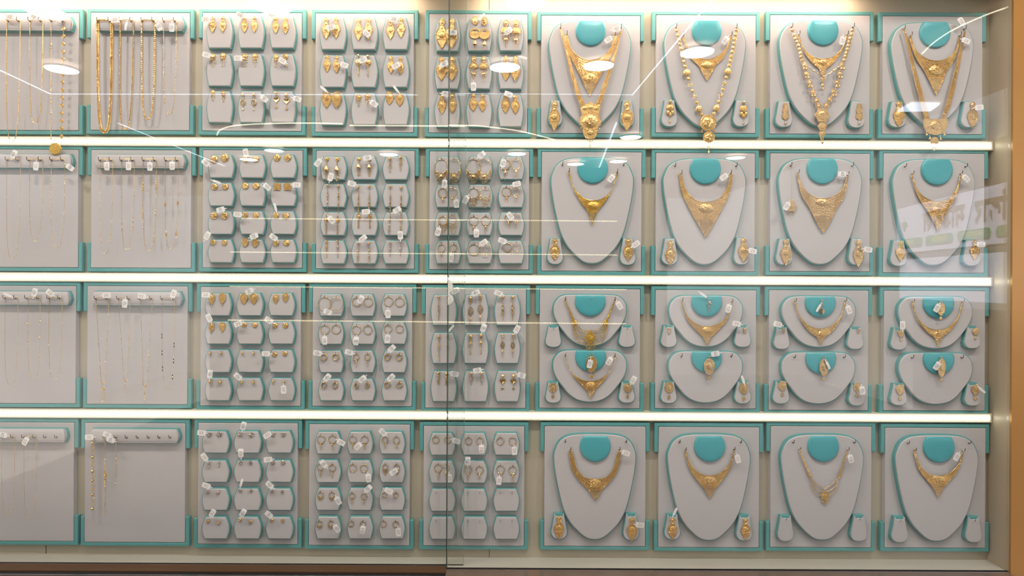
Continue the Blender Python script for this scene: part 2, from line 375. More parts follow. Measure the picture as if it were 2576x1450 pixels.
def make_board(r, c):
    x0, y0, x1, y1 = raw[r][c - 1]
    p = at((x0 + x1) / 2, (y0 + y1) / 2, YR); W = (x1 - x0) * ps(YR) / 2; H = (y1 - y0) * ps(YR) / 2
    root = link('display_board', None, None, (p.x, 0, p.z))
    if c <= 2: lk = LOOK[(r, c)]
    elif c <= 5: lk = 'twelve earring pads' if (r, c) not in ((1, 3), (1, 4), (1, 5), (3, 5)) else 'nine earring pads'
    else: lk = 'one bust form' if r != 3 else 'two bust forms'
    setlab(root, 'teal framed board with %s, %s, %s' % (lk, COLN[c - 1], ROWN[r]), 'display board', 'teal framed display boards on the wall')
    k = ps(YR); e = 10.3 * k; g = .0007; L = 74 * k
    b = MB(); b.prism([(-W + e, -H + e), (W - e, -H + e), (W - e, H - e), (-W + e, H - e)], .0005, -YP, bev=.0012)
    link('backing_panel', b.mesh('backing_panel', 'panel', 1), root)
    for sgn in (-1, 1):
        i = e - g
        pts = [(-W, 0), (-W, -1), (W, -1), (W, 0), (W - i, 0), (W - i, 1), (-W + i, 1), (-W + i, 0)]
        z0, z1, z2 = -H, -H + L, -H + i
        pts = [(-W, z1), (-W, z0), (W, z0), (W, z1), (W - i, z1), (W - i, z2), (-W + i, z2), (-W + i, z1)]
        b = MB()
        if sgn > 0: pts = [(a, -q) for a, q in pts][::-1]
        n = len(pts); bv = .0014
        def inset(P, d):
            P = np.array(P); n = len(P); Q = []
            for j in range(n):
                a, q, c2 = P[j - 1], P[j], P[(j + 1) % n]
                u = (q - a) / np.linalg.norm(q - a); w2 = (c2 - q) / np.linalg.norm(c2 - q)
                n1 = np.array((-u[1], u[0])); n2 = np.array((-w2[1], w2[0]))
                Q.append(q + d * (n1 + n2) / (1 + n1 @ n2))
            return Q
        rings = [(pts, .0005), (pts, -YR - bv), (inset(pts, bv * .35), -YR - bv * .3), (inset(pts, bv), -YR)]
        v = []; f = []
        for q, t in rings: v += [(a, t, z) for a, z in q]
        for kk in range(3):
            for j in range(n): f.append((kk * n + j, kk * n + (j + 1) % n, (kk + 1) * n + (j + 1) % n, (kk + 1) * n + j))
        q = 3 * n
        f += [(q + 0, q + 1, q + 6, q + 7), (q + 1, q + 2, q + 5, q + 6), (q + 2, q + 3, q + 4, q + 5)] if sgn < 0 else [(q + 7, q + 6, q + 1, q + 0), (q + 6, q + 5, q + 2, q + 1), (q + 5, q + 4, q + 3, q + 2)]
        if sgn > 0: f[-3:] = [tuple(reversed(a)) for a in f[-3:]]
        b.add(v, f)
        link('frame_rail', b.mesh('frame_rail', 'teal', 1), root, label='teal rail wrapping the %s corners' % ('top' if sgn < 0 else 'bottom'))
    BOARD[(r, c)] = root
    return root

def outline(tmpl, hw, h, closed_top=True, sm=True):
    L = [(-a * hw, b * h) for a, b in tmpl]; R = [(a * hw, b * h) for a, b in reversed(tmpl)]
    if tmpl[-1][0] == 0: R = R[1:]
    P = L + R
    if tmpl[0][0] == 0: P = P[:-1]
    P = P[::-1]
    return [tuple(p) for p in (smooth_poly(P, 4, True) if sm else P)]
T_BUST = [(0, 0), (.38, .003), (.66, .02), (.86, .07), (.965, .15), (1, .225), (.96, .37), (.87, .55), (.76, .71), (.6, .835), (.38, .93), (.19, .985), (0, 1)]
T_HALF = [(0, 0), (.40, .0), (.69, .010), (.85, .06), (.97, .17), (1, .3), (.97, .43), (.88, .565), (.74, .70), (.58, .84), (.39, .94), (.2, .985), (0, 1)]
T_SIDE = [(.60, 0), (.68, .15), (.84, .45), (1, .70), (.95, .83), (.75, .93), (.45, .985), (.15, 1)]
T_SIDEN = [(.36, .085), (.46, .075), (.54, .0), (.64, .0), (.68, .15)] + T_SIDE[2:]
T_PAD = [(.74, 0), (.86, .17), (.96, .36), (1, .52), (.97, .7), (.9, .86), (.82, 1)]
HOOKME = None
def hook_mesh():
    global HOOKME
    if HOOKME is None:
        k = ps(-.03); b = MB()
        b.tube([(0, 0, 0), (0, 3, 0), (0, 6, 0.2), (0, 8, -1), (0, 8.6, -3.5), (0, 8.6, -8)], .85, 6)
        b.ball(0, 0, 1.9, 0.8)
        HOOKME = b.mesh('hook', 'steel', k, True)
    return HOOKME
PINME = None
def pin_mesh():
    global PINME
    if PINME is None:
        k = ps(-.03); b = MB(); b.tube([(0, 0, 0), (0, 3.5, 0), (0, 4.4, -1), (0, 4.6, -5.5)], .5, 5); PINME = b.mesh('pin_hook', 'steel', k, True)
    return PINME
def make_pad(root, name, tmpl, x0, y0, x1, y1, grow=1.9, sm=False, yf=YF, bev=3.0, base=None):
    p = at((x0 + x1) / 2, y0, yf); k = ps(yf); hw = (x1 - x0) / 2; h = y1 - y0
    rl = root.location; loc = (p.x - rl.x, 0, p.z - rl.z)
    P = outline(tmpl, hw, h, sm=sm)
    b = MB(); tb = (-yf) / k; b.prism([(a, z) for a, z in P], tb - 3.4, tb, bev=min(bev, 2.6))
    o = link(name, b.mesh(name, 'pad', k, False), root, loc)
    c = np.array(P).mean(0)
    Q = outline(base or tmpl, hw + grow, h + 2 * grow, sm=sm)
    b = MB(); b.prism([(a, z - grow) for a, z in Q], (-YP + .0001) / k, tb - 3.4, bev=.8)
    link('pad_base', b.mesh('pad_base', 'teal', k), o, label='teal base under the pale cushion')
    return o
def add_hook(pad, px, py, y, me=None, name='hook'):
    p = at(px, py, y); q = pad.location + pad.parent.location
    h = link(name, me or hook_mesh(), pad, (p.x - q.x, p.y, p.z - q.z)); return h

# crop frames used while measuring: origin and scale
CR = {'A1': (0, 0, 3.918), 'A2': (490, 10, 4.028), 'A3': (1050, 10, 4.027), 'A4': (1340, 10, 3.717), 'A5': (1630, 10, 3.717), 'A6': (1920, 10, 3.717), 'A7': (2200, 0, 3.625),
      'B1': (0, 340, 3.816), 'B2': (490, 360, 4.028), 'B3': (1050, 360, 4.027), 'B4': (1340, 360, 4.027), 'B5': (1630, 360, 4.027), 'B6': (1920, 360, 4.027), 'B7': (2200, 360, 3.816),
      'C1': (0, 690, 3.918), 'C2': (480, 690, 3.919), 'C3': (1040, 690, 3.919), 'C4': (1340, 690, 3.92), 'C5': (1630, 690, 3.92), 'C6': (1920, 690, 3.92), 'C7': (2200, 690, 3.92),
      'D1': (0, 1030, 3.452), 'D2': (480, 1030, 3.452), 'D3': (1040, 1030, 3.452), 'D4': (1340, 1030, 3.453), 'D5': (1630, 1030, 3.453), 'D6': (1920, 1030, 3.453), 'D7': (2200, 1030, 3.452)}
def C(cr, x, y): o = CR[cr]; return o[0] + x / o[2], o[1] + y / o[2]
ANCH = {}      # (r,c): list of (px,py,name) for the tags

# ------------------------------------------------------------ jewellery builders
class Parts(dict):
    def __missing__(s, k): s[k] = MB(); return s[k]
R = random.Random(3)
def rj(a, b): return R.uniform(a, b)
def beads(b, path, r, pitch, t=None, rz=None):
    n = max(2, int(plen(path) / pitch) + 1)
    for p in interp(path, n): b.ell(p[0], p[1], r if t is None else t, r, rz or r, r)
def inside(x, z, P):
    c = False; j = len(P) - 1
    for i in range(len(P)):
        if (P[i][1] > z) != (P[j][1] > z) and x < (P[j][0] - P[i][0]) * (z - P[i][1]) / (P[j][1] - P[i][1]) + P[i][0]: c = not c
        j = i
    return c
def plate(b, pts, th, edge=1.1, t0=.3, nb=True):
    b.prism(pts, t0, t0 + th, bev=min(th * .8, 1.2))
    A = np.array(pts); lo, hi = A.min(0), A.max(0); g = 2.3 if (hi - lo).min() < 30 else 2.8; rg = random.Random(len(pts) + int(th * 10))
    for ii, zz in enumerate(np.arange(lo[1] + 1.4, hi[1] - 1, g * .87)):
        for xx in np.arange(lo[0] + 1.4 + (ii % 2) * g / 2, hi[0] - 1, g):
            if inside(xx, zz, pts): b.ell(xx + rg.uniform(-.4, .4), zz + rg.uniform(-.4, .4), t0 + th + .1, rg.uniform(.55, 1.25), rg.uniform(.45, .8), rg.uniform(.5, .9), rg.uniform(0, 3))
    if nb: beads(b, list(pts) + [pts[0]], edge, edge * 1.9, t0 + th * .8)
def scroll(b, x, z, t, r, a0=0, sg=1, th=.42):
    b.tube([(x + r * (1 - .62 * q) * math.cos(a0 + sg * 5.2 * q), t, z + r * (1 - .62 * q) * math.sin(a0 + sg * 5.2 * q)) for q in np.linspace(0, 1, 9)], th, 4)
    b.ell(x, z, t, r * .3, r * .3, .7)
def filig(b, x, z, rx, rz, t, n=None, r=.9):
    "rim of grains, ring of petals and scrolls on a low dome"
    b.dome(x, z, rx * .97, rz * .97, .2, t - .5)
    m_ = max(8, int((rx + rz) / 2 * 2.9 / max(.7, r)))
    hgt = lambda q: .2 + (t - .7) * (1 - q ** 2.2)
    for i in range(m_):
        a = 2 * PI * i / m_; b.ell(x + rx * .96 * math.cos(a), z + rz * .96 * math.sin(a), .9, r * .85, r * .85, r * .8)
    k_ = 8 if rx > 5 else 6
    if rx > 9:
        for i in range(k_ + 3):
            a = 2 * PI * (i + .3) / (k_ + 3); scroll(b, x + rx * .72 * math.cos(a), z + rz * .72 * math.sin(a), hgt(.7) + .5, rx * .17, a, (-1) ** i, .45)
    for i in range(k_):
        a = 2 * PI * (i + .5) / k_; q = .5 if rx <= 9 else .36
        b.ell(x + rx * q * math.cos(a), z + rz * q * math.sin(a), hgt(q) + .35, rx * (.26 if rx <= 9 else .16), rx * .10 + .15, .9, a)
    b.ell(x, z, t, rx * .12 + .4, rx * .12 + .4, .9)
def fringe(b, x, z0, z1, w, n=5, taper=True, r=.9):
    for i in range(n):
        q = 0 if n == 1 else (i / (n - 1) * 2 - 1); e_ = z0 + (z1 - z0) * (1 - (abs(q) * .62 if taper else abs(q) * .15))
        xx = x + q * w / 2
        b.tube([(xx, .9, z0), (xx, .9, e_ - 1)], r * .45, 4)
        k_ = max(1, int((e_ - z0) / 4.0))
        for j in range(k_): b.ell(xx, z0 + (j + .7) * (e_ - z0) / (k_ + .4), .9, r * .8, r * 1.25, r * .8)
        b.ell(xx, e_ - 1, 1, r * 1.15, r * 1.7, r)
def leafpts(w, h, x=0, z=0, p=.42, n=18):
    P = []
    for i in range(n):
        a = 2 * PI * i / n; zz = -math.cos(a); ww = abs(math.sin(a)) ** .9
        f = ww * (1 if zz < 0 else 1 - .25 * zz)
        P.append((x + math.copysign(f, math.sin(a)) * w / 2, z + h / 2 + zz * h / 2))
    return P
def heart(w, h, x=0, z=0):
    P = []
    for i in range(20):
        t = 2 * PI * i / 20
        P.append((x + w / 2 * math.sin(t) ** 3, z + h * (.42 - (13 * math.cos(t) - 5 * math.cos(2 * t) - 2 * math.cos(3 * t) - math.cos(4 * t)) / 30)))
    return P
def e_kite(P, w, h):
    a = w * .27
    plate(P['stud'], [(0, 0), (a * .8, h * .07), (a, h * .14), (a * .5, h * .22), (-a * .5, h * .22), (-a, h * .14), (-a * .8, h * .07)], 1.4, .8)
    P['stud'].dome(0, h * .13, a * .55, a * .6, 1, 3)
    b = P['body']
    plate(b, [(-w * .13, h * .21), (w * .13, h * .21), (w * .26, h * .34), (w * .47, h * .46), (w * .5, h * .56), (w * .40, h * .68), (-w * .40, h * .68), (-w * .5, h * .56), (-w * .47, h * .46), (-w * .26, h * .34)], 1.2, w * .045 + .35)
    filig(b, 0, h * .53, w * .35, w * .35, 3.6, r=.5 + w * .014)
    b.dome(0, h * .30, w * .13, h * .05, .8, 2.6)
    fr = P['fringe']
    plate(fr, [(-w * .42, h * .66), (w * .42, h * .66), (w * .22, h * .83), (0, h * .97), (-w * .22, h * .83)], 1.0, w * .045 + .35)
    fringe(fr, 0, h * .68, h, w * .7, 5 if w < 18 else 7, True, .5 + w * .015)
def e_comb(P, w, h):
    plate(P['stud'], leafpts(w * .85, h * .36), 1.6, .8); P['stud'].dome(0, h * .18, w * .28, h * .12, 1, 3.2)
    fringe(P['fringe'], 0, h * .32, h, w * .72, 4, True, .95); P['fringe'].ell(0, h * .36, 1, w * .42, h * .05, 1)
def e_broad(P, w, h):
    pts = [(w / 2 * math.sin(a), h * .36 - h * .36 * math.cos(a)) for a in np.linspace(-2.2, 2.2, 15)]
    plate(P['body'], pts + [(w * .2, h * .8), (0, h * .92), (-w * .2, h * .8)], 1.3, 1.0)
    filig(P['body'], 0, h * .34, w * .34, h * .24, 3.4, r=.8)
    fringe(P['fringe'], 0, h * .5, h, w * .78, 7, True, .9)
def e_tassel(P, w, h):
    plate(P['stud'], leafpts(w * .55, h * .23), 1.5, .8); P['stud'].dome(0, h * .12, w * .2, h * .07, 1, 3)
    pts = [(w / 2 * math.sin(a), h * .40 - h * .15 * math.cos(a)) for a in np.linspace(-1.9, 1.9, 13)]
    plate(P['body'], pts, 1.3, .9); filig(P['body'], 0, h * .39, w * .32, h * .11, 3.4, r=.8)
    P['body'].box(-1, 1, h * .2, h * .28, .5, 1.5)
    fringe(P['tassel'], 0, h * .45, h, w * .72, 6, True, .85)
    P['tassel'].dome(0, h * .68, w * .2, h * .06, .6, 3)
def e_ringdrop(P, w, h):
    plate(P['stud'], leafpts(w * .52, h * .25), 1.5, .8); P['stud'].dome(0, h * .13, w * .18, h * .08, 1, 3)
    cz = h * .50; Rr = w * .44; b = P['ring_body']
    b.ring(0, cz, Rr, 1.4, 1.4); b.ring(0, cz - Rr * .25, Rr * .55, .9, 1.8, seg=20)
    plate(b, [(Rr * math.sin(a), cz - Rr * math.cos(a)) for a in np.linspace(1.2, 2 * PI - 1.2, 17)], 1.2, .8)
    for a in np.linspace(1.0, 2 * PI - 1.0, 17): b.ell((Rr + 1.6) * math.sin(a), cz - (Rr + 1.6) * math.cos(a), 1, .9, 1.3, .9)
    b.ell(0, cz - Rr * .25, 1.5, 1.3, 2.2, 1.3)
    jh(P['bell_drop'], 0, h * .72, w * .34, h * .13); fringe(P['bell_drop'], 0, h * .84, h, w * .1, 2, False, .7)
def jh(b, x, z, w, h, strands=0):
    prof = [(.12, 0), (.55, .18), (.85, .5), (1, .8), (1, 1)]; seg = 10; v = []; f = []
    for q, zz in prof: v += [(x + w / 2 * q * math.cos(2 * PI * i / seg), 2.2 + w / 2 * q * math.sin(2 * PI * i / seg) * .8 + w * .3, z + h * zz) for i in range(seg)]
    for k_ in range(len(prof) - 1):
        for i in range(seg): f.append((k_ * seg + i, k_ * seg + (i + 1) % seg, (k_ + 1) * seg + (i + 1) % seg, (k_ + 1) * seg + i))
    b.add(v, f)
    for i in range(seg): b.ell(x + w / 2 * math.cos(2 * PI * i / seg), z + h, 2.2 + w / 2 * math.sin(2 * PI * i / seg) * .8 + w * .3, .8, .9, .8)
def e_jhumka(P, w, h):
    filig(P['stud'], 0, w * .42, w * .42, w * .42, 3, r=.8)
    P['chain'].tube([(0, 1, w * .8), (0, 1, h * .38)], .7, 5); beads(P['chain'], [(0, w * .85), (0, h * .36)], .95, 2.2, 1)
    jh(P['bell'], 0, h * .36, w * .95, h * .2); fringe(P['tassel'], 0, h * .56, h, w * .6, 4, False, .75)
def e_tasselthin(P, w, h):
    P['stud'].ball(0, w * .42, w * .38); P['cap'].ell(0, h * .38, 2, w * .28, h * .06, 2)
    P['cap'].tube([(0, 1, w * .8), (0, 1, h * .34)], .5, 4)
    fringe(P['tassel'], 0, h * .42, h, w * .7, 4, True, .65)
def e_line(P, w, h):
    rg = random.Random(int(h * 7 + w)); P['stud'].ball(0, w * .42, w * .46)
    P['chain'].tube([(0, 1, w * .8), (0, 1, h - 1)], .42, 4)
    z = h * .22
    while z < h - 4:
        if .3 < z / h < .8 and rg.random() < .75:
            r = rg.uniform(.20, .42) * w; P['beads'].ell(0, z, r, r, r * rg.uniform(.6, 1.1), r); z += r * 2 + rg.uniform(0, 2)
        else: P['beads'].ell(0, z, .9, .8, 1.2, .8); z += 3
    P['beads'].ell(0, h - 1.5, 1, w * .16, 1.8, 1)
def e_line2(P, w, h):
    P['stud'].ball(0, w * .25, w * .2); filig(P['medallion'], 0, h * .27, w * .44, w * .46, 2.6, r=.7)
    fringe(P['tassel'], 0, h * .42, h, w * .3, 3, False, .7)
def e_stud(P, w, h):
    b = P['flower']; rg = random.Random(int(w * 31 + h)); b.dome(0, h / 2, w * .44, h * .44, .2, 3.0); m_ = max(12, int(w * 1.1)); k_ = rg.choice((6, 8, 9))
    for i in range(m_): a = 2 * PI * i / m_; b.ell(w * .45 * math.cos(a), h / 2 + h * .45 * math.sin(a), 1.1, w * .055, w * .05, .9, a)
    for i in range(k_): a = 2 * PI * i / k_; b.ell(w * .25 * math.cos(a), h / 2 + h * .25 * math.sin(a), 2.8, w * .17, w * .07, 1, a + .35)
    b.ell(0, h / 2, 3.5, w * .09, w * .09, .9); P['post'].tube([(0, 0, h / 2), (0, 1, h / 2)], .8, 5)
def e_bellrod(P, w, h):
    P['stud'].ball(0, w * .45, w * .46)
    for i in range(2): P['beads'].ell(0, w * 1.15 + i * w * .42, 1.6, w * .26, w * .16, 1.6)
    jh(P['bell'], 0, h * .36, w * .72, h * .13); P['rod'].tube([(0, 1.4, w * .8), (0, 1.4, h - 1)], .5, 4)
    P['rod'].ell(0, h * .78, 1.6, w * .16, 2, 1.4); P['rod'].ell(0, h - 2, 1.5, w * .17, 3, 1)
def e_fstud(P, w, h):
    for i in range(6):
        a = 2 * PI * i / 6 + .3; P['petals'].ell(w * .28 * math.cos(a), h / 2 + h * .28 * math.sin(a), 1.6, w * .22, w * .12, 1.3, a)
        P['petals'].ell(w * .42 * math.cos(a + .5), h / 2 + h * .42 * math.sin(a + .5), 1, .8, .8, .8)
    P['centre_stone'].ball(0, h / 2, w * .13, 2.6)
def e_square(P, w, h):
    plate(P['plate'], [(-w / 2, 0), (w / 2, 0), (w / 2, h * .85), (-w / 2, h * .85)], 1.6, 1)
    for i in range(4):
        a = PI / 2 * i + PI / 4; P['flower'].ell(w * .2 * math.cos(a), h * .43 + w * .2 * math.sin(a), 2.4, w * .2, w * .09, 1, a)
    P['flower'].ball(0, h * .43, w * .09, 3)
def e_marq(P, w, h):
    plate(P['leaf'], leafpts(w, h), 1.8, .9); filig(P['leaf'], 0, h * .48, w * .3, h * .3, 3.4, r=.8)
def e_leaf(P, w, h):
    plate(P['leaf'], leafpts(w, h * .78), 1.6, .9); filig(P['leaf'], 0, h * .38, w * .3, h * .24, 3.4, r=.8)
    P['drop'].tube([(0, 1, h * .76), (0, 1, h * .88)], .5, 4); P['drop'].ell(0, h * .93, 1.4, w * .13, h * .07, 1.4)
def e_leafdrop(P, w, h):
    P['stud'].ball(0, w * .4, w * .33); pts = leafpts(w * .95, h * .36, 0, h * .36)
    P['leaf'].tube([(x, 1, z) for x, z in pts], .8, 5, True); P['leaf'].tube([(0, 1, h * .36), (0, 1, h * .72)], .5, 4)
    for i in range(6): P['leaf'].ell(0, h * (.41 + .05 * i), 1, w * .3, .5, .5)
    P['drop'].tube([(0, 1, w * .7), (0, 1, h * .36)], .4, 4); P['drop'].tube([(0, 1, h * .72), (0, 1, h * .86)], .4, 4); P['drop'].ell(0, h * .93, 1, w * .2, h * .06, 1)
def e_heartdrop(P, w, h):
    P['stud'].ball(0, w * .38, w * .3); P['heart'].prism(heart(w * .98, h * .32, 0, h * .32), .4, 2.4, bev=.6)
    P['drop'].tube([(0, 1, w * .6), (0, 1, h * .36)], .4, 4); P['drop'].tube([(0, 1, h * .6), (0, 1, h * .84)], .4, 4); P['drop'].prism(heart(w * .45, h * .14, 0, h * .84), .4, 2, bev=.7)
def e_loopdrop(P, w, h):
    P['stud'].ball(0, w * .3, w * .3)
    for i in range(3): P['beads'].ell(0, w * .7 + i * h * .05, 1.5, w * .16, h * .022, 1.5)
    cz = h * .48; P['loop'].ring(0, cz, h * .13, .6, 1, sx=w * .48 / (h * .13), seg=22); P['loop'].ring(0, cz + h * .03, h * .08, .5, 1.4, sx=w * .28 / (h * .08), seg=18)
    P['loop'].ell(0, cz + 1, 1.2, w * .12, h * .05, 1)
    P['bell'].tube([(0, 1, w * .6), (0, 1, h - 1)], .38, 4); jh(P['bell'], 0, h * .68, w * .42, h * .07); P['bell'].ell(0, h - 1.5, 1, 1, 1.8, 1)
def e_rounddrop(P, w, h):
    P['stud'].ball(0, w * .2, w * .2); filig(P['body'], 0, h * .36, w * .46, w * .46, 4, r=.8)
    P['drop'].tube([(0, 1, h * .5), (0, 1, h * .95)], .9, 5); beads(P['drop'], [(0, h * .6), (0, h)], 1.5, 3.4, 1.3)
def e_rosette(P, w, h):
    P['stud'].ball(0, w * .25, w * .22); filig(P['rosette'], 0, h * .33, w * .5, w * .48, 3.6, r=.8)
    for i, (x, z) in enumerate(((-.28, .55), (.28, .55), (0, .64))): P['rosette'].ball(w * x, h * z, w * .26, 1.8)
    P['drop'].tube([(0, 1, h * .66), (0, 1, h * .9)], .5, 4); P['drop'].ell(0, h * .94, 1.5, w * .13, h * .055, 1.4)
def e_stack(P, w, h):
    for z, r in ((.10, .32), (.32, .45), (.60, .5)):
        a0 = PI / 6; plate(P['body'], [(w * r * math.cos(a0 + i * PI / 3), h * z + w * r * math.sin(a0 + i * PI / 3) * 1.1) for i in range(6)], 1.4, .8)
    P['drop'].tube([(0, 1, h * .7), (0, 1, h * .95)], .7, 4); P['drop'].ball(0, h * .94, w * .15)
def e_disc(P, w, h):
    plate(P['body'], leafpts(w, h * .62), 1.5, .9); filig(P['body'], 0, h * .32, w * .34, h * .22, 3.2, r=.8)
    P['drop'].tube([(0, 1, h * .6), (0, 1, h * .78)], .4, 4); plate(P['drop'], leafpts(w * .36, h * .24, 0, h * .76), 1, .5)
def e_twist(P, w, h):
    for i in range(5): P['body'].ell(rj(-.5, .5), h * (.2 + .16 * i), 1.6, w * (.48 - .07 * i), h * .11, 1.5, .6)
    P['stone'].ball(0, h * .28, w * .2, 2.8)
def e_ball(P, w, h): P['ball'].ball(0, h * .5, w * .5); P['post'].tube([(0, 0, h * .1), (0, 1, -3)], .45, 4)
def e_hug(P, w, h):
    P['hoop'].ring(0, h / 2, h / 2 - 1.2, 1.25, 1.6, sx=w / h, seg=10, sides=6); P['clasp'].tube([(0, 1.6, 1.2), (0, 4, -1)], .5, 4)
def hoop(P, w, h, kind, thick=.62):
    d = w; rg = random.Random(int(h * 3 + w))
    P['hoop'].ring(0, d / 2, d / 2 - .6, thick, 1.2, seg=36, wob=.35)
    if kind in 'BD':
        for i in range(5 + (d > 20) * 2):
            a = (i / (4 + (d > 20) * 2) - .5) * 1.5; P['beads'].ell((d / 2 - .3) * math.sin(a), d / 2 + (d / 2 - .3) * math.cos(a), 1.4, 1.25, 1.1, 1.25)
    if kind == 'D':
        L = h - d; jh(P['drop'], 0, d + .5, max(3.6, d * .22), max(3, L * .3)); P['drop'].tube([(0, 2, d), (0, 2, h - 1)], .4, 4)
        for q in (.5, .66, .82, .97): P['drop'].ell(0, d + L * q, 2, .9, 1.2, .9)
    if kind == 'F':
        n_ = max(7, int(d / 2.4)); L = h - d
        for i in range(n_):
            q = i / (n_ - 1) * 2 - 1; a = q * 1.15; x = (d / 2) * math.sin(a); z = d / 2 + (d / 2) * math.cos(a)
            ln = L * (.95 - .55 * abs(q)); P['fringe'].tube([(x, 1.4, z), (x, 1.4, z + ln)], .35, 4)
            for j in range(max(1, int(ln / 4.5))): P['fringe'].ell(x, z + (j + .6) * 4.2, 1.5, 1.05, 1.4, 1.05)
            P['fringe'].ell(x, z + ln, 1.5, .9, 1.5, .9)
        if d > 30: jh(P['bell_drop'], 0, d + 2, d * .27, L * .25); P['bell_drop'].tube([(0, 3, d), (0, 3, h)], .6, 4)
EB = {k[2:]: v for k, v in list(globals().items()) if k.startswith('e_')}
DESC = {'kite': ('gold kite-shaped drop', 'kite'), 'comb': ('gold comb fringe', 'comb'), 'broad': ('broad gold shell', 'shell'), 'tassel': ('gold tassel drop', 'tassel'), 'ringdrop': ('large gold ring-and-bell', 'ring'),
        'jhumka': ('gold bell and tassel', 'bell'), 'tasselthin': ('thin gold tassel', 't'), 'line': ('long beaded gold', 'l'), 'bellrod': ('gold ball and bell', 'b'), 'line2': ('gold medallion-and-chain', 'l'), 'lineS': ('dark silver beaded', 'l'), 'stud': ('round gold flower', 's'),
        'studS': ('round silvery ring', 's'), 'fstud': ('silver flower', 's'), 'square': ('square gold', 's'), 'marq': ('pointed gold leaf', 's'), 'leaf': ('gold leaf-and-drop', 's'), 'leafdrop': ('open gold leaf', 's'),
        'heartdrop': ('gold heart drop', 's'), 'loopdrop': ('open oval gold loop', 's'), 'rounddrop': ('gold ball-and-rod', 's'), 'rosette': ('gold rosette cluster', 's'), 'stack': ('stacked pale gold', 's'), 'disc': ('round gold filigree', 's'),
        'twist': ('twisted gold and stone', 's'), 'ball': ('tiny gold ball', 's'), 'hug': ('small angular gold huggie', 's'), 'hoopN': ('plain gold hoop', 's'), 'hoopB': ('gold hoop with beads', 's'), 'hoopD': ('gold hoop with charm', 's'), 'hoopF': ('gold hoop with fringe', 's')}
CACHE = {}
def earring(kind, w, h, px, py, Y, gold='gold'):
    key = (kind, round(w, 1), round(h, 1), round(Y, 4), gold); p = at(px, py, Y)
    if key in CACHE: return tree_copy(CACHE[key], p)
    P = Parts()
    if kind.startswith('hoop'): hoop(P, w, h, kind[4])
    elif kind == 'lineS': e_line(P, w, h)
    elif kind == 'studS': e_stud(P, w, h)
    else: EB[kind](P, w, h)
    mt = 'silver' if kind in ('fstud', 'lineS', 'studS') else gold
    nm = 'hoop_earring' if kind[:4] in ('hoop', 'hug') else ('stud_earring' if kind in ('stud', 'studS', 'fstud', 'square', 'marq', 'ball') else 'drop_earring')
    k = ps(Y)
    r = link(nm, None, None, p)
    for name, b in P.items():
        m_ = mt
        if name in ('hoop', 'ball', 'heart', 'beads') and mt != 'silver': m_ = 'goldp'
        if 'stone' in name: m_ = 'silver'
        link(name, b.mesh(name, m_, k, kind in ('ball',) or name in ('hoop', 'heart')), r)
    CACHE[key] = r
    return r

# ------------------------------------------------------------ price tags
def textmesh(lines, size, m_, gap=1.25, bold=0):
    vs = []; fs = []; n0 = 0
    for i, t in enumerate(lines):
        if not t: continue
        cu = bpy.data.curves.new('t', 'FONT'); cu.body = t; cu.size = size; cu.align_x = 'CENTER'; cu.align_y = 'CENTER'; cu.resolution_u = 1; cu.offset = bold
        ob = bpy.data.objects.new('t', cu); COL.objects.link(ob); dg = bpy.context.evaluated_depsgraph_get()
        me = bpy.data.meshes.new_from_object(ob.evaluated_get(dg)); dy = (len(lines) - 1) / 2 * size * gap - i * size * gap
        vs += [(v.co.x, 0, v.co.y + dy) for v in me.vertices]; fs += [tuple(q + n0 for q in f.vertices) for f in me.polygons]; n0 += len(me.vertices)
        bpy.data.objects.remove(ob); bpy.data.curves.remove(cu); bpy.data.meshes.remove(me)
    me = bpy.data.meshes.new('lettering'); me.from_pydata(vs, [], fs); me.materials.append(M[m_]); return me
YT = -.0375
kt = ps(YT)
TXT = {'k': [textmesh(t, 4.3 * kt, 'ink', .85) for t in (('8.110', 'Tandel', '198'), ('2.270', 'Mini N', '916'), ('1.937', 'Pendall', '314'), ('4.520', 'Jodi', '228'))],
       'g': [textmesh(t, 4.4 * kt, 'print', 1.0) for t in (('जे  वी', 'कि 750'), ('जे   वी', 'वि 750'), ('वी  जे', '750 कि'))]}
TAGME = {}
def tagmesh(kind, bend):
    key = (kind, bend)
    if key in TAGME: return TAGME[key]
    L, H = 10.6, (6.6 if kind != 'w' else 3.0); nk = 5.5; b = MB(); n_ = 6; v = []; f = []
    for i in range(n_ + 1):
        x = -L + 2 * L * i / n_; t = bend * (1 - (x / L) ** 2) * 2
        hh = H - (1.2 if i in (0, n_) else 0)
        for tt in (t, t + .35): v += [(x, tt, -hh), (x, tt, hh)]
    for i in range(n_):
        a = i * 4; c = a + 4
        f += [(a, a + 1, c + 1, c), (a + 2, c + 2, c + 3, a + 3), (a, c, c + 2, a + 2), (a + 1, a + 3, c + 3, c + 1)]
    f += [(0, 2, 3, 1), (n_ * 4, n_ * 4 + 1, n_ * 4 + 3, n_ * 4 + 2)]
    b.add(v, f); b.box(L - .2, L + nk, -1.1, 1.1, 0, .35); TAGME[key] = b.mesh('price_tag', 'paper', kt)
    return TAGME[key]
TAGN = 0
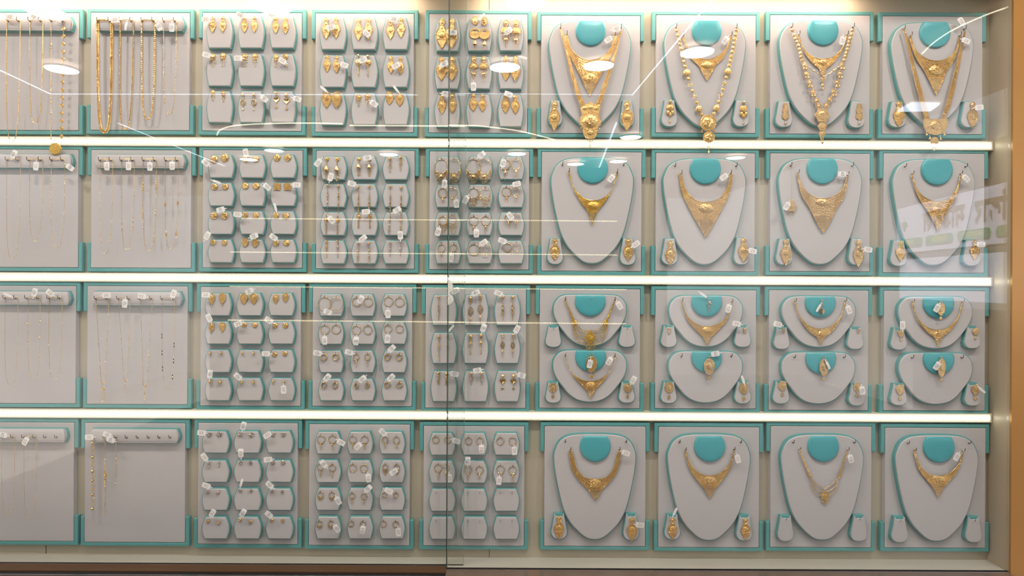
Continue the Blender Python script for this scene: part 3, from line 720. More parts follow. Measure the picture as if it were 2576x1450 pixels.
def tag(bd, px, py, ang, style, label=None, pos=None, group=None):
    global TAGN
    TAGN += 1; p = at(px, py, YT); p.y += -.0004 * (TAGN % 5)
    an = ANCH.get(bd, []); tgt = min(an, key=lambda a: (a[0] - px) ** 2 + (a[1] - py) ** 2) if an else (px + 1, py, '')
    a = math.radians(ang); dx, dy = math.cos(a), math.sin(a)
    if dx * (tgt[0] - px) + dy * (tgt[1] - py) < 0: a += PI
    bend = (TAGN * 7 % 3) * .35
    o = link('price_tag', tagmesh('w' if style == 'w' else 'n', bend), None, p); o.rotation_euler = (0, a, 0)
    if style != 'w':
        q = TXT[style][TAGN % len(TXT[style])]
        t = link('lettering', q, o, (0, -(bend * 2 + .5) * kt, 0)); t.scale = (.92, 1, .92)
        if TAGN % 2: t.rotation_euler = (0, PI, 0)
    st = {'k': 'white price tag with ink writing', 'g': 'white price tag with ochre print', 'w': 'white price tag seen edge-on'}[style]
    setlab(o, (label or ('%s by the %s' % (st, tgt[2]))) , 'price tag', group or 'price tags in the showcase')
    return o

# ------------------------------------------------------------ earring boards (columns 3 to 5)
PADS = {  # cr, first pad (x0,y0,x1,y1) crop, column pitch, list of row tops, height
 (1, 3): ('A2', 120, 380, 320, [130, 515, 885], 315), (1, 4): ('A2', 1268, 1530, 320, [138, 521, 902], 322), (1, 5): ('A3', 178, 432, 321, [152, 537, 920], 322),
 (2, 3): ('B2', 135, 395, 316, [122, 407, 695, 982], 230), (2, 4): ('B2', 1274, 1535, 316, [138, 418, 704, 991], 232), (2, 5): ('B3', 180, 440, 321, [140, 424, 708, 993], 228),
 (3, 3): ('C2', 140, 396, 313, [192, 472, 752, 1030], 218), (3, 4): ('C2', 1260, 1504, 312, [200, 478, 758, 1036], 214), (3, 5): ('C3', 174, 424, 314, [208, 584, 960], 298),
 (4, 3): ('D2', 97, 330, 278, [196, 450, 694, 942], 186), (4, 4): ('D2', 1080, 1300, 279, [200, 448, 690, 938], 190), (4, 5): ('D3', 138, 362, 279, [210, 453, 698, 942], 190)}
# kind x1 y1 x2 y2 w h | tag x y angle style     (crop pixels)
EAR = {
 (1, 3): "kite 182 128 285 125 65 168 112 155 -5 g;kite 505 130 605 128 62 165 458 115 20 g;kite 822 135 920 140 65 170 782 110 30 g;comb 182 508 287 500 65 155 122 518 15 g;comb 508 508 610 505 65 150 440 550 0 g;comb 825 515 920 508 60 145 888 577 30 g;comb 184 875 290 885 45 125;leafdrop 490 905 600 905 52 180 705 960 40 k;heartdrop 828 890 932 905 60 180 1040 965 15 k",
 (1, 4): "kite 1333 138 1433 132 80 225 1380 240 -15 g;kite 1660 148 1760 140 80 230 1740 300 45 g;kite 1985 155 2090 138 80 212 2015 160 5 g;kite 1342 518 1437 525 68 180 1515 620 20 g;rounddrop 1660 515 1755 520 72 215 1705 570 -25 k;kite 1988 532 2085 540 68 180 2040 630 -30 g;broad 1337 890 1438 890 96 175 1305 860 40 w;comb 1660 920 1752 912 65 140 1815 1010 35 k;broad 1975 890 2078 905 80 140 2040 865 50 w",
 (1, 5): "kite 250 145 345 140 120 320 360 290 5 k;ringdrop 583 130 680 135 115 340 650 130 -40 w;tassel 898 160 998 165 100 295 922 275 -40 g;kite 245 535 350 535 105 250 272 608 -30 k;tassel 572 530 672 530 88 265 568 840 90 k;kite 898 525 992 528 95 260 1070 545 15 w;kite 250 910 355 905 82 210 290 912 5 k;kite 567 908 660 912 78 185;kite 895 910 992 918 78 205 922 915 20 k",
 (2, 3): "stud 197 122 303 108 85 87 112 200 40 k;stud 512 130 622 130 66 68 518 100 80 g;stud 833 112 940 112 76 76;stud 200 410 310 410 68 68 225 395 20 w;stud 512 398 622 400 74 74 735 445 40 k;square 835 410 940 410 65 78 1030 425 0 g;stud 195 700 302 700 76 76 262 677 -15 k;stud 510 697 620 700 64 66 435 725 5 g;stud 822 700 925 705 68 68 818 650 75 w;stud 188 975 300 980 58 62 130 940 -60 g;marq 512 965 615 970 60 85 600 945 -20 k;stud 822 980 930 980 66 66 798 955 35 k",
 (2, 4): "jhumka 1338 142 1443 145 50 250 1250 200 -50 k;jhumka 1663 145 1770 148 45 195 1750 152 -10 k;tasselthin 1980 145 2087 130 45 180;line 1347 420 1457 425 28 290 1378 345 105 g;line 1660 437 1770 430 30 330 1590 412 15 k;line 1982 430 2093 440 30 330;line2 1335 725 1448 730 48 210 1385 780 50 k;line2 1660 700 1775 700 46 175 1735 697 -5 g;line 1973 770 2090 775 26 165 2050 680 -30 k;line 1338 985 1450 985 28 180;line 1655 1005 1768 1005 28 225 1705 970 -40 g;lineS 1980 1000 2085 990 30 150 2083 935 88 k",
 (2, 5): "hoopF 242 165 372 165 145 262 275 415 95 k;hoopF 568 165 680 165 150 255 650 122 -40 k;hoopD 890 165 1000 160 108 220 868 205 105 k;hoopD 258 455 357 450 100 160 395 615 85 k;hoopF 570 455 688 452 108 210 490 575 -60 k;hoopD 903 445 997 445 95 150 1005 415 -15 g;hoopF 258 740 350 735 90 190 210 900 105 k;hoopD 570 740 692 740 95 185 598 915 90 g;hoopD 925 720 1000 720 80 145 940 740 50 g;hoopD 245 1025 365 1022 80 145 340 1165 95 g;hoopN 575 1025 685 1028 115 115 670 1010 -35 g;hoopB 912 1015 1003 1015 88 90 860 990 20 k",
 (3, 3): "leaf 207 190 312 187 62 130 152 205 5 g;broad 525 190 622 190 72 115 580 170 -25 k;broad 838 200 935 188 55 95;broad 205 480 312 475 50 100 180 432 65 g;stud 527 472 632 475 54 54 468 490 -25 g;stud 832 478 934 480 56 56 770 455 30 k;ball 192 768 300 765 28 30;ball 512 762 620 765 26 32;stud 827 765 927 758 52 52 742 785 0 g;ball 193 1042 292 1045 33 36 193 985 -85 k;ball 507 1050 617 1050 32 33 465 1010 40 k;ball 815 1042 920 1048 29 32 915 1138 88 g",
 (3, 4): "hoopN 1322 225 1438 228 133 135 1350 372 20 k;hoopN 1637 228 1752 230 92 93 1675 250 -60 k;hoopN 1950 222 2062 228 95 96 1945 392 88 g;hoopN 1323 500 1435 497 92 93 1320 655 88 g;hoopN 1635 505 1747 505 90 91 1630 660 95 k;hoopN 1945 500 2060 500 80 81 1940 638 95 k;hug 1315 782 1430 782 70 72 1250 778 10 k;hoopD 1632 785 1743 785 62 135 1562 770 15 k;hug 1938 785 2058 785 62 70 1980 735 -45 k;hug 1310 1062 1425 1062 52 70 1345 1020 -50 k;hug 1632 1072 1742 1065 42 62 1690 1035 -40 k;hug 1935 1062 2062 1062 62 62 1975 1020 -45 k",
 (3, 5): "line 248 212 340 212 27 240 415 165 -30 g;loopdrop 565 220 660 198 52 305 615 185 -25 k;line 882 210 977 210 36 245 838 188 20 g;bellrod 250 600 340 600 30 245 372 535 -50 w;bellrod 565 592 665 585 40 200 690 530 -70 k;loopdrop 880 585 980 588 40 235 1020 543 -60 g;line 245 955 325 965 34 135 405 985 10 k;line 572 965 672 965 30 130 630 950 -10 k;heartdrop 880 980 985 980 60 165 1065 998 15 k",
 (4, 3): "fstud 160 190 248 190 56 56 95 205 5 g;fstud 428 195 525 197 50 50 460 145 -75 k;fstud 715 195 805 195 48 48 665 225 -35 g;lineS 160 460 245 450 20 60 120 415 55 g;fstud 430 440 520 440 34 50 437 380 88 g;studS 710 440 800 440 42 45 672 437 -5 g;studS 147 700 235 705 38 38 138 662 20 g;fstud 428 690 522 692 32 34 440 640 -75 w;fstud 707 698 795 702 30 34 685 658 40 k;stud 148 955 243 970 30 30 190 903 -60 g;stud 427 945 520 962 30 30 455 900 -60 k;stud 705 950 797 955 29 29 680 915 40 k",
 (4, 4): "hoopD 1133 225 1232 225 70 130 1305 288 30 g;hoopD 1407 228 1510 230 65 120 1452 322 -45 g;hoopD 1690 235 1788 238 58 105 1668 200 45 k;hoopD 1125 468 1230 478 60 120 1155 475 50 k;hoopB 1407 475 1503 478 68 78 1545 598 80 g;hoopF 1690 475 1788 478 50 100 1762 545 -35 k;hoopF 1127 715 1225 718 52 80 1280 795 60 k;hoopD 1402 722 1503 728 52 100 1540 690 -45 k;hoopB 1682 718 1782 722 47 62 1720 710 25 g;hoopF 1118 965 1218 965 50 78 1268 1035 55 k;hoopB 1393 965 1497 970 52 65 1492 1050 100 g;hoopB 1673 965 1780 970 55 62 1802 1068 85 g",
 (4, 5): "hoopB 193 235 297 235 60 62 372 275 15 k;hoopB 480 243 578 243 62 62 592 345 88 g;hoopB 755 243 862 243 65 65 877 360 85 g;hoopD 215 475 282 478 68 140 313 600 85 g;hoopD 475 490 575 492 68 125 472 450 -88 k;hoopD 757 485 862 492 72 160 743 620 95 g"}
YE = YF - .0006
def pos_name(i, rows):
    rn = ['top', 'middle', 'bottom'] if rows == 3 else ['top', 'second', 'third', 'bottom']
    return '%s row %s pad' % (rn[i // 3], ['left', 'middle', 'right'][i % 3])
ORD = ['first', 'second', 'third', 'fourth', 'fifth']
for (r, c), (cr, x0, x1, pitch, tops, ph) in PADS.items():
    root = make_board(r, c); pads = []
    for z in tops:
        for j in range(3):
            a = C(cr, x0 + j * pitch, z); q = C(cr, x1 + j * pitch, z + ph)
            pads.append(make_pad(root, 'earring_pad', T_PAD, a[0], a[1], q[0], q[1]))
    rows = len(tops); items = EAR[(r, c)].split(';'); sc = CR[cr][2]
    for i, pad in enumerate(pads):
        pn = pos_name(i, rows); bn = '%s board, %s' % (COLN[c - 1], ROWN[r])
        if i >= len(items):      # empty pad: two pins only
            for xx in (x0 + (i % 3) * pitch + 58, x0 + (i % 3) * pitch + 160):
                q = C(cr, xx, tops[i // 3] + 35); add_hook(pad, q[0], q[1], YF, pin_mesh(), 'pin_hook')
            continue
        it = items[i].split(); kind = it[0]; v = [float(a) for a in it[1:7]]
        for k_, (x, y) in enumerate(((v[0], v[1]), (v[2], v[3]))):
            q = C(cr, x, y); ov = kind.startswith('hoop') and abs(v[2] - v[0]) < v[4]
            o = earring(kind, v[4] / sc, v[5] / sc, q[0], q[1], YE - (.0028 if k_ and (ov or abs(v[2] - v[0]) < v[4] * 1.15) else 0))
            if abs(v[2] - v[0]) < v[4] and not kind.startswith('hoop') and k_: pass
            setlab(o, '%s %s earring on %s, %s' % (('left', 'right')[k_], DESC[kind][0], pn, bn), 'earring', 'earrings on the %s board of the %s' % (COLN[c - 1], ROWN[r]))
            if kind.startswith('hoop') or kind in ('hug',): add_hook(pad, q[0], q[1] + 1.5, YF, pin_mesh(), 'pin_hook')
        if len(it) > 7:
            q = C(cr, float(it[7]), float(it[8])); an = [(*C(cr, v[0], v[1] + v[5] * .4), ''), (*C(cr, v[2], v[3] + v[5] * .4), '')]
            ANCH['tmp'] = an
            st = {'k': 'ink-written white price tag', 'g': 'ochre-printed white price tag', 'w': 'edge-on white price tag'}[it[10]]
            tag('tmp', q[0], q[1], float(it[9]), it[10], label='%s at %s, %s' % (st, pn, bn), group='price tags on the %s board of the %s' % (COLN[c - 1], ROWN[r]))

# ------------------------------------------------------------ hook bars and chains (columns 1 and 2)
T_BAR = 'bar'
BARS = {(1, 1): ('A1', -240, 712, 163, 298, [-230, -125, -20, 78, 178, 290, 395, 500, 610], 205), (1, 2): ('A1', 945, 1812, 168, 300, [965, 1075, 1185, 1290, 1400, 1505, 1610, 1718], 208),
        (2, 1): ('B1', -240, 692, 182, 312, [-240, -120, -12, 65, 165, 270, 380, 490, 593], 238), (2, 2): ('B1', 918, 1778, 187, 316, [955, 1058, 1160, 1265, 1373, 1478, 1585, 1690], 240),
        (3, 1): ('C1', -250, 690, 170, 302, [-240, -130, -20, 45, 150, 258, 370, 475, 580], 232), (3, 2): ('C1', 905, 1792, 174, 308, [940, 1045, 1160, 1262, 1368, 1483, 1590, 1695], 238),
        (4, 1): ('D1', -240, 575, 172, 286, [-180, -90, 10, 105, 200, 295, 388, 485], 236), (4, 2): ('D1', 780, 1555, 176, 292, [808, 903, 1000, 1095, 1190, 1285, 1378, 1473], 240)}
YC = YF - .0022
kc = ps(YC)
def bar_pad(root, cr, xa, xb, za, zb):
    a = C(cr, xa, za); q = C(cr, xb, zb); w_, h = (q[0] - a[0]) / 2, q[1] - a[1]
    p = at((a[0] + q[0]) / 2, a[1], YF); k = ps(YF); rl = root.location
    def pts(g):
        L = [(-w_ - g, h * .55), (-w_ - g + 2, h * .28), (-w_ - g + 7, -g)]; L2 = [(-w_ - g + 2, h * .78), (-w_ - g + 6, h + g)]
        left = [L[2], L[1], L[0], L2[0], L2[1]]
        return left[::-1] + [(-x, z) for x, z in left]
    b = MB(); tb = -YF / k; b.prism(pts(0), tb - 4, tb)
    rows = 7; v = []; f = []
    for i in range(rows + 1):       # rolled front
        t = i / rows; z = h * (.03 + .94 * t); ww = w_ - 1 - 6 * (abs(t - .55) * 1.9) ** 2
        tt = tb + 3.2 * math.sin(PI * min(1, max(0, t))) ** .6
        v += [(-ww, tt, z), (ww, tt, z)]
    for i in range(rows): f.append((i * 2, i * 2 + 1, i * 2 + 3, i * 2 + 2))
    b.add(v, f)
    o = link('hook_bar', b.mesh('hook_bar', 'pad', k), root, (p.x - rl.x, 0, p.z - rl.z))
    b = MB(); b.prism(pts(1.8), (-YP + .0001) / k, tb - 4, bev=.8); link('pad_base', b.mesh('pad_base', 'teal', k), o, label='teal base under the pale bar')
    return o
YB = YC - .0032
def upath(xa, xb, z0, z1, xm=None, n=3.2, cnt=60):
    xm = (xa + xb) / 2 if xm is None else xm; P = []
    for i in range(cnt + 1):
        a = PI * i / cnt; q = math.copysign(abs(math.cos(a)) ** (2 / n), -math.cos(a)); s = abs(math.sin(a)) ** (2 / n)
        xc = (xa + xb) / 2 * (1 - s) + xm * s; P.append((xc + q * (xb - xa) / 2, z0 + (z1 - z0) * s))
    return P
def chain_mesh(b, P, kind, th):
    L = plen(P); rg = random.Random(int(L))
    if kind in ('thin', 'flat'):
        Q = interp(P, max(12, int(L / 5))); b.tube([(p[0], 1.4, p[1]) for p in Q], th * .42, 5)
        beads(b, P, th * .62, th * (2.6 if kind == 'thin' else 1.5), 1.4)
    else:
        pitch = {'rope': 2.7, 'box': 5.2, 'thick': 2.3, 'link': 5.0, 'bar': 7.0}[kind]
        n = int(L / pitch); Q = interp(P, n + 1)
        if kind in ('bar', 'link'): b.tube([(p[0], 1.2, p[1]) for p in interp(P, max(12, int(L / 6)))], .38, 4)
        for i in range(n):
            p, q = Q[i], Q[i + 1]; a = math.atan2(q[1] - p[1], q[0] - p[0]); m_ = (p + q) / 2
            if kind == 'rope': b.ell(m_[0], m_[1], 1.6, th * .62, th * .28, th * .45, a + .75)
            elif kind == 'box': b.ell(m_[0], m_[1], 1.8, pitch * .58, th * .5, th * .45, a + (.25 if i % 2 else -.25)); b.ell(p[0], p[1], 1.8, th * .3, th * .42, 1, a + .8)
            elif kind == 'thick':
                for sg in (-1, 1): b.ell(m_[0] - sg * math.sin(a) * th * .27, m_[1] + sg * math.cos(a) * th * .27, 1.8, th * .34, th * .2, th * .3, a + sg * .8)
                if (i // 9) % 3 == 1: b.ell(m_[0], m_[1], 2, 1.0, th * .52, th * .4, a)
            elif kind == 'link':
                b.ell(m_[0], m_[1], 1.5, pitch * .5, th * .3, 1, a)
                if i % 9 == 4: b.ball(m_[0], m_[1], th * .75)
            elif kind == 'bar': b.ell(m_[0], m_[1], 1.4, pitch * .28, th * .5, th * .4, a)
def hung_chain(bd, cr, xa, xb, zb, xm, kind, th, label, extra=None, gold='gold', z0=None):
    hz = BARS[bd][6]; a, q = C(cr, xa, hz), C(cr, xb, hz); z1 = C(cr, 0, zb)[1]; xm_ = C(cr, xm, 0)[0]
    o_ = at(a[0], a[1], YC); r = link('chain_necklace', None, None, o_)
    X = lambda x: x - a[0]; Z = lambda z: z - a[1]
    P = Parts(); W_ = q[0] - a[0]
    path = upath(0, W_, 1.5, Z(z1), X(xm_)) if extra != 'V' else None
    return r, P, path, a, W_, Z(z1), X(xm_)
def finish(r, P, label, cat, group, gold='gold', k=None, mats={}):
    for n_, b in P.items(): link(n_, b.mesh(n_, mats.get(n_, gold), k or kc), r)
    setlab(r, label, cat, group)
ordn = lambda c: COLN[c - 1]
def board12(bd, chains, tags):
    cr, xa, xb, za, zb, hooks, hz = BARS[bd]; root = make_board(*bd); o = bar_pad(root, cr, xa, xb, za, zb)
    for hx in hooks:
        q = C(cr, hx + 8, hz + 6); h = add_hook(o, q[0], q[1], YF - .0028)
    ANCH[bd] = []
    for (x0, x1, zb_, xm, kind, th, label, ex) in chains:
        r, P, path, a, W_, zz, xmm = hung_chain(bd, cr, x0, x1, zb_, xm, kind, th, label, 'V' if ex and ex[0] == 'V' else None)
        mats = {}
        P['clasp'].tube([(0, 3.4, 0), (W_ * .3, 4.6, -1.5), (W_ * .7, 4.6, -1.5), (W_, 3.4, 0)], .8, 5); beads(P['clasp'], [(0, 0), (W_ * .3, -1.5), (W_ * .7, -1.5), (W_, 0)], max(1.1, th * .38), 2.4, 4.4)
        sc = CR[cr][2]; Zc = lambda z: (z - hz) / sc; Xc = lambda x: (x - x0) / sc
        if ex and ex[0] == 'V':
            jz, pz = Zc(ex[1]), Zc(ex[2])
            path = [(0, 1)] + [((xmm - 4) * t + 0, 1 + (jz - 1) * t) for t in (.35, .7)] + [(xmm - 4.5, jz), (xmm, jz + 4.5), (xmm + 4.5, jz)] + [(W_ + (xmm + 4 - W_) * t, 1 + (jz - 1) * t) for t in (.7, .35)] + [(W_, 1)]
            chain_mesh(P['chain'], path, kind, th)
            for zc in ex[3]:
                for sd in (0, 1):
                    z = Zc(zc[sd] if isinstance(zc, tuple) else zc); t = (z - 1) / (jz - 1)
                    x = (xmm - 4.5) * t if sd == 0 else W_ + (xmm + 4.5 - W_) * t
                    P['beads'].ball(x, z, 1.7)
            b = P['pendant']; L = pz - jz
            for q in (-1, 1): b.ell(xmm + q * 3.6, jz + 2.5, 1.8, 2.8, 1.3, 1.2, q * -.8)
            b.ball(xmm, jz + 5, 2.2); b.tube([(xmm, 1.2, jz + 5), (xmm, 1.2, pz - 1)], .4, 4)
            if ex[4] == 'fan': b.dome(xmm, jz + L * .34, 5.2, 4.2, .5, 3.2); fringe(P['tassel'], xmm, jz + L * .4, pz - 4, 8, 3, False, .8); b.ball(xmm, pz - 3, 2.6)
            else:
                for q in (.3, .5, .72, .9): b.ell(xmm, jz + L * q, 1.6, 2.2 if q < .6 else 1.3, 1.8, 1.6)
        elif ex and ex[0] == 'coin':
            b = P['chain']; pz = Zc(ex[1])
            lp = [(0, 1), (.5, pz * .5), (1.5, pz - 12)]; rp_ = [(W_, 1), (W_ - 2, pz * .4), (W_ - 5, pz - 12)]
            chain_mesh(b, lp, 'link', 2.6); chain_mesh(b, rp_, 'thin', 1.3)
            for i in range(1, 16):
                t = i / 16; q = interp(rp_, 17)[i]
                P['coins'].dome(q[0], q[1], 4.2, 4.8, .6, 1.4); P['coins'].ring(q[0], q[1], 4.3, .5, 1.6, seg=14, sides=4)
                if i % 3 == 0: q2 = interp(lp, 17)[i]; P['coins'].ell(q2[0], q2[1], 1.5, 2.2, 3.4, 1.4)
            cx, cz = Xc(555), pz; m_ = P['coin_pendant']
            m_.prism([(cx + 14 * math.cos(t), cz + 14 * math.sin(t)) for t in np.linspace(0, 2 * PI, 28)[:-1]], .5, 2.2, bev=.8)
            m_.ring(cx, cz, 13.4, .8, 2.4); m_.ring(cx, cz, 9.2, .5, 2.4)
            for i in range(20): t = PI * (i / 19) - .25; m_.ell(cx + 16.3 * math.cos(t), cz + 16.3 * math.sin(t), 1.4, 1.1, 1.1, 1.1)
            for dx, dz, w2, rt in ((0, 4, 5, 0), (1, 6.5, 4, 0), (-1, 1, 3.6, .1), (1.5, -3, 3.8, 1.1), (-1.5, -3, 3, -.2), (3, 0, 2.6, .9)): m_.ell(cx + dx, cz + dz, 2.8, w2, .7, .7, rt)
            mats['coin_pendant'] = 'gold2'
        else:
            chain_mesh(P['chain'], path, kind, th)
            if ex and ex[0] == 'beads':
                for side, zs in enumerate(ex[1]):
                    for zc in zs:
                        z = Zc(zc[0]); cand = [p for p in interp(path, 400) if (p[0] < xmm) == (side == 0)]
                        p = min(cand, key=lambda p: abs(p[1] - z)); kd = zc[1]
                        if kd == 'b': P['beads'].ball(p[0], p[1], 2.0)
                        elif kd == 's': P['silver_beads'].ball(p[0], p[1], 1.9); mats['silver_beads'] = 'silver'
                        elif kd == 'c':
                            for i in range(-3, 4): P['beads'].ell(p[0], p[1] + i * 3, 1.8, 2.4, 1.5, 1.7)
                        elif kd == 'g':
                            for i in range(-1, 2):
                                for q in (-1, 1): P['beads'].ball(p[0] + q * 1.5, p[1] + i * 3.3, 1.7)
                            for q in (-1, 1): P['silver_beads'].ell(p[0], p[1] + q * 8.5, 1.2, .9, 2.6, .9)
                            mats['silver_beads'] = 'silver'
                        elif kd == 'k':
                            for q in (-1, 1): P['black_beads'].ell(p[0], p[1] + q * 4, 1.7, 1.7, 2.4, 1.6)
                            P['beads'].ball(p[0], p[1], 1.7); mats['black_beads'] = 'black'
                        elif kd == 'l': P['leaves'].ell(p[0], p[1], 1.6, 2.3, 3.6, .9, rj(-.4, .4))
        finish(r, P, label + ', ' + bname(*bd).replace(' board in the', ' board,'), 'necklace', 'chains on the hook bar of the ' + bname(*bd), mats=mats)
        ANCH[bd].append(((x0 + x1) / 2 / sc + CR[cr][0], hz / sc + CR[cr][1], ''))
    bn = '%s board, %s' % (COLN[bd[1] - 1], ROWN[bd[0]])
    for i, (x, y, a, st) in enumerate(tags):
        q = C(cr, x, y); j = min(range(len(ANCH[bd])), key=lambda j: abs(ANCH[bd][j][0] - q[0])) if chains else i
        nm = {'k': 'ink-written price tag', 'g': 'ochre-printed price tag', 'w': 'edge-on price tag'}[st]
        w_ = ('chain' if bd != (4, 2) else 'bracelet')
        tag(bd, q[0], q[1], a, st, label='white %s on the %s %s of the %s' % (nm, ORD[i], w_, bn), group='price tags on the ' + bname(*bd))
board12((1, 1), [(70, 205, 1395, 130, 'flat', 1.8, 'flat gold chain hanging down past the led strip', None), (300, 428, 1215, 357, 'thin', 2.2, 'gold chain with shortest loop', None),
                 (508, 632, 1400, 560, 'thin', 1.2, 'long coin chain with round ship medallion', ('coin', 1467))],
        [(100, 172, 5, 'g'), (340, 168, 30, 'g'), (605, 180, -35, 'g')])
board12((1, 2), [(968, 1105, 1302, 1040, 'thick', 7.5, 'thickest patterned gold chain', None), (1190, 1320, 1275, 1243, 'rope', 4.4, 'twisted gold rope chain', None), (1400, 1530, 1175, 1465, 'box', 5.4, 'chunky gold link chain', None), (1617, 1742, 1130, 1675, 'link', 2.7, 'slim gold link chain with beads', None)],
        [(1135, 200, -3, 'g'), (1245, 262, 100, 'w'), (1568, 265, 60, 'k'), (1697, 275, 90, 'k')])
board12((2, 1), [(68, 200, 1190, 130, 'thin', 1.1, 'longest fine gold chain', None), (290, 415, 1020, 345, 'thin', 1.1, 'shortest fine gold chain', None), (495, 627, 1088, 555, 'bar', 1.8, 'gold bar-link chain at the right', None)],
        [(135, 185, -65, 'k'), (347, 298, 95, 'g'), (675, 312, 35, 'k')])
board12((2, 2), [(965, 1087, 1140, 1018, 'bar', 1.7, 'gold bar-link chain at the left', None),
                 (1170, 1292, 1098, 1228, 'thin', 1.2, 'thin gold chain with silver and gold beads', ('beads', ([(600, 's'), (800, 'b'), (850, 's'), (900, 'b'), (916, 's')], [(592, 's'), (793, 'b'), (840, 's'), (890, 'b'), (906, 's')]))),
                 (1378, 1506, 1108, 1435, 'thin', 1.4, 'gold chain with ribbed bead clusters', ('beads', ([(500, 'c'), (765, 'c')], [(480, 'c'), (745, 'c'), (990, 'c')]))),
                 (1592, 1717, 1095, 1648, 'thin', 1.0, 'thin chain with four grape-like bead clusters', ('beads', ([(668, 'g'), (960, 'g')], [(656, 'g'), (950, 'g')])))],
        [(1030, 300, 88, 'g'), (1238, 298, 90, 'g'), (1440, 303, 90, 'k'), (1655, 295, 90, 'g')])
board12((3, 1), [(56, 184, 1090, 112, 'thin', .9, 'finest plain gold chain at left', None),
                 (282, 400, 1045, 335, 'thin', 1.0, 'fine gold chain with leaf beads', ('beads', ([(490, 'l'), (660, 'l'), (995, 'l')], [(467, 'l'), (628, 'l'), (797, 'l')]))),
                 (488, 617, 1035, 545, 'thin', 1.1, 'plain gold snake chain at right', None)],
        [(75, 205, 25, 'w'), (345, 180, -75, 'k'), (500, 185, 40, 'g')])
board12((3, 2), [(948, 1077, 1265, 1020, 'thin', 1.3, 'gold chain with long fan pendant', ('V', 1062, 1265, [(880, 850), (900, 866), (690, 657)], 'fan')),
                 (1170, 1287, 1175, 1243, 'thin', 1.0, 'gold chain with small bead pendant', ('V', 1035, 1175, [632, 830], 'bead')),
                 (1385, 1508, 1250, 1435, 'thin', 1.0, 'gold chain with six balls and bead pendant', ('V', 1090, 1250, [(635, 650), (788, 802), (943, 957)], 'bead')),
                 (1600, 1724, 1140, 1660, 'thin', .9, 'gold chain with black bead groups', ('beads', ([(613, 'k'), (775, 'k'), (932, 'k')], [(697, 'k'), (855, 'k'), (1013, 'k')])))],
        [(1050, 210, -3, 'g'), (1232, 290, 95, 'k'), (1400, 218, 8, 'g'), (1712, 195, -70, 'g')])
board12((4, 1), [(18, 132, 907, 75, 'rope', 2.3, 'twisted gold chain at left', None), (213, 320, 943, 265, 'thin', .9, 'very fine gold chain at right', None)],
        [(30, 222, 10, 'k'), (222, 280, -60, 'g')])
board12((4, 2), [], [(775, 243, 0, 'g'), (932, 222, 20, 'k'), (965, 264, 20, 'k')])
# bracelets on the bottom row
for i, (x, z1, kd, lb) in enumerate(((812, 868, 'disc', 'gold bracelet of round discs and beads'), (917, 918, 'spindle', 'gold bracelet with wide filigree middle'), (1010, 655, 'fine', 'short fine gold bracelet with bead rows'))):
    a = C('D1', x, 250); r = link('bracelet', None, None, at(a[0], a[1], YC)); P = Parts(); L = (z1 - 250) / 3.452
    P['clasp'].ring(0, 2, 2.6, .6, 3.5, seg=12); P['clasp'].tube([(0, 3, 4), (0, 1.5, 10)], .7, 4)
    if kd == 'disc':
        for j in range(15):
            z = 12 + (L - 14) * j / 14
            if j in (0, 3, 6, 8, 11, 14): P['beads'].ball(0, z, 4.2)
            else: s_z = 5.4 if j == 7 else 4.2; P['discs'].ring(0, z, s_z, .7, 1.6, seg=12); P['discs'].ring(0, z, s_z * .45, .5, 1.8, seg=8)
    elif kd == 'spindle':
        P['chain'].tube([(0, 1.3, 8), (0, 1.3, L)], .6, 4)
        for j in range(60):
            z = 8 + (L - 10) * j / 59; q = math.exp(-((z / L - .48) / .12) ** 2); w_ = 1 + 2.4 * q
            P['filigree'].ell(rj(-.3, .3), z, 1.6, w_, 1.7, 1.1 + q, .4 * (-1) ** j)
        filig(P['medallion'], 0, L * .48, 4.2, 7.5, 3.4, r=.8)
    else:
        P['chain'].tube([(0, 1.3, 6), (0, 1.3, L)], .5, 4); beads(P['chain'], [(0, 8), (0, L - 3)], .8, 2.4, 1.3)
        for j in range(9): P['beads'].ell(0, 48 + j * 3 - 2, 1.6, 2.2, 1.1, 1.4, .5 * (-1) ** j)
        P['beads'].ball(0, L - 2, 1.9)
    finish(r, P, lb + ', second board, bottom row', 'bracelet', 'bracelets on the hook bar')

# ------------------------------------------------------------ bust boards (columns 6 to 9)
YCOL = YF - .0055
def collar(pad, cr, cx, z_top, R_, z_cut):
    "padded teal disc, flat on top; values in crop pixels"
    sc = CR[cr][2]; q = C(cr, cx, z_top); k = ps(YCOL); p = at(q[0], q[1], YCOL); l0 = pad.location + pad.parent.location
    Rr = R_ / sc; h = z_cut / sc; a0 = math.acos(min(.999, h / Rr)); P = []
    for i in range(29):
        a = -PI / 2 - (PI - a0) + (2 * PI - 2 * a0) * i / 28 + PI
        P.append((Rr * math.cos(a), h + Rr * math.sin(a)))
    tb = -YCOL / k; b = MB(); c = np.array(P).mean(0); D_ = np.array(P) - c; v = []; f = []; n_ = len(P)
    prof = [(1, -YF / k), (1, tb - 2.6), (.975, tb - .9), (.90, tb), (.6, tb + .8), (.3, tb + 1.1)]
    for s, t in prof: v += [(c[0] + d[0] * s, t, c[1] + d[1] * s) for d in D_]
    for kk in range(len(prof) - 1):
        for i in range(n_): f.append((kk * n_ + i, kk * n_ + (i + 1) % n_, (kk + 1) * n_ + (i + 1) % n_, (kk + 1) * n_ + i))
    f.append(tuple(range((len(prof) - 1) * n_, len(prof) * n_)))
    b.add(v, f); o = link('collar', b.mesh('collar', 'collar', k, True), pad, (p.x - l0.x, 0, p.z - l0.z), label='turquoise padded collar disc')
    return o
YN = YF - .0030
kn = ps(YN)
def densify(P, n): return interp(P, n)
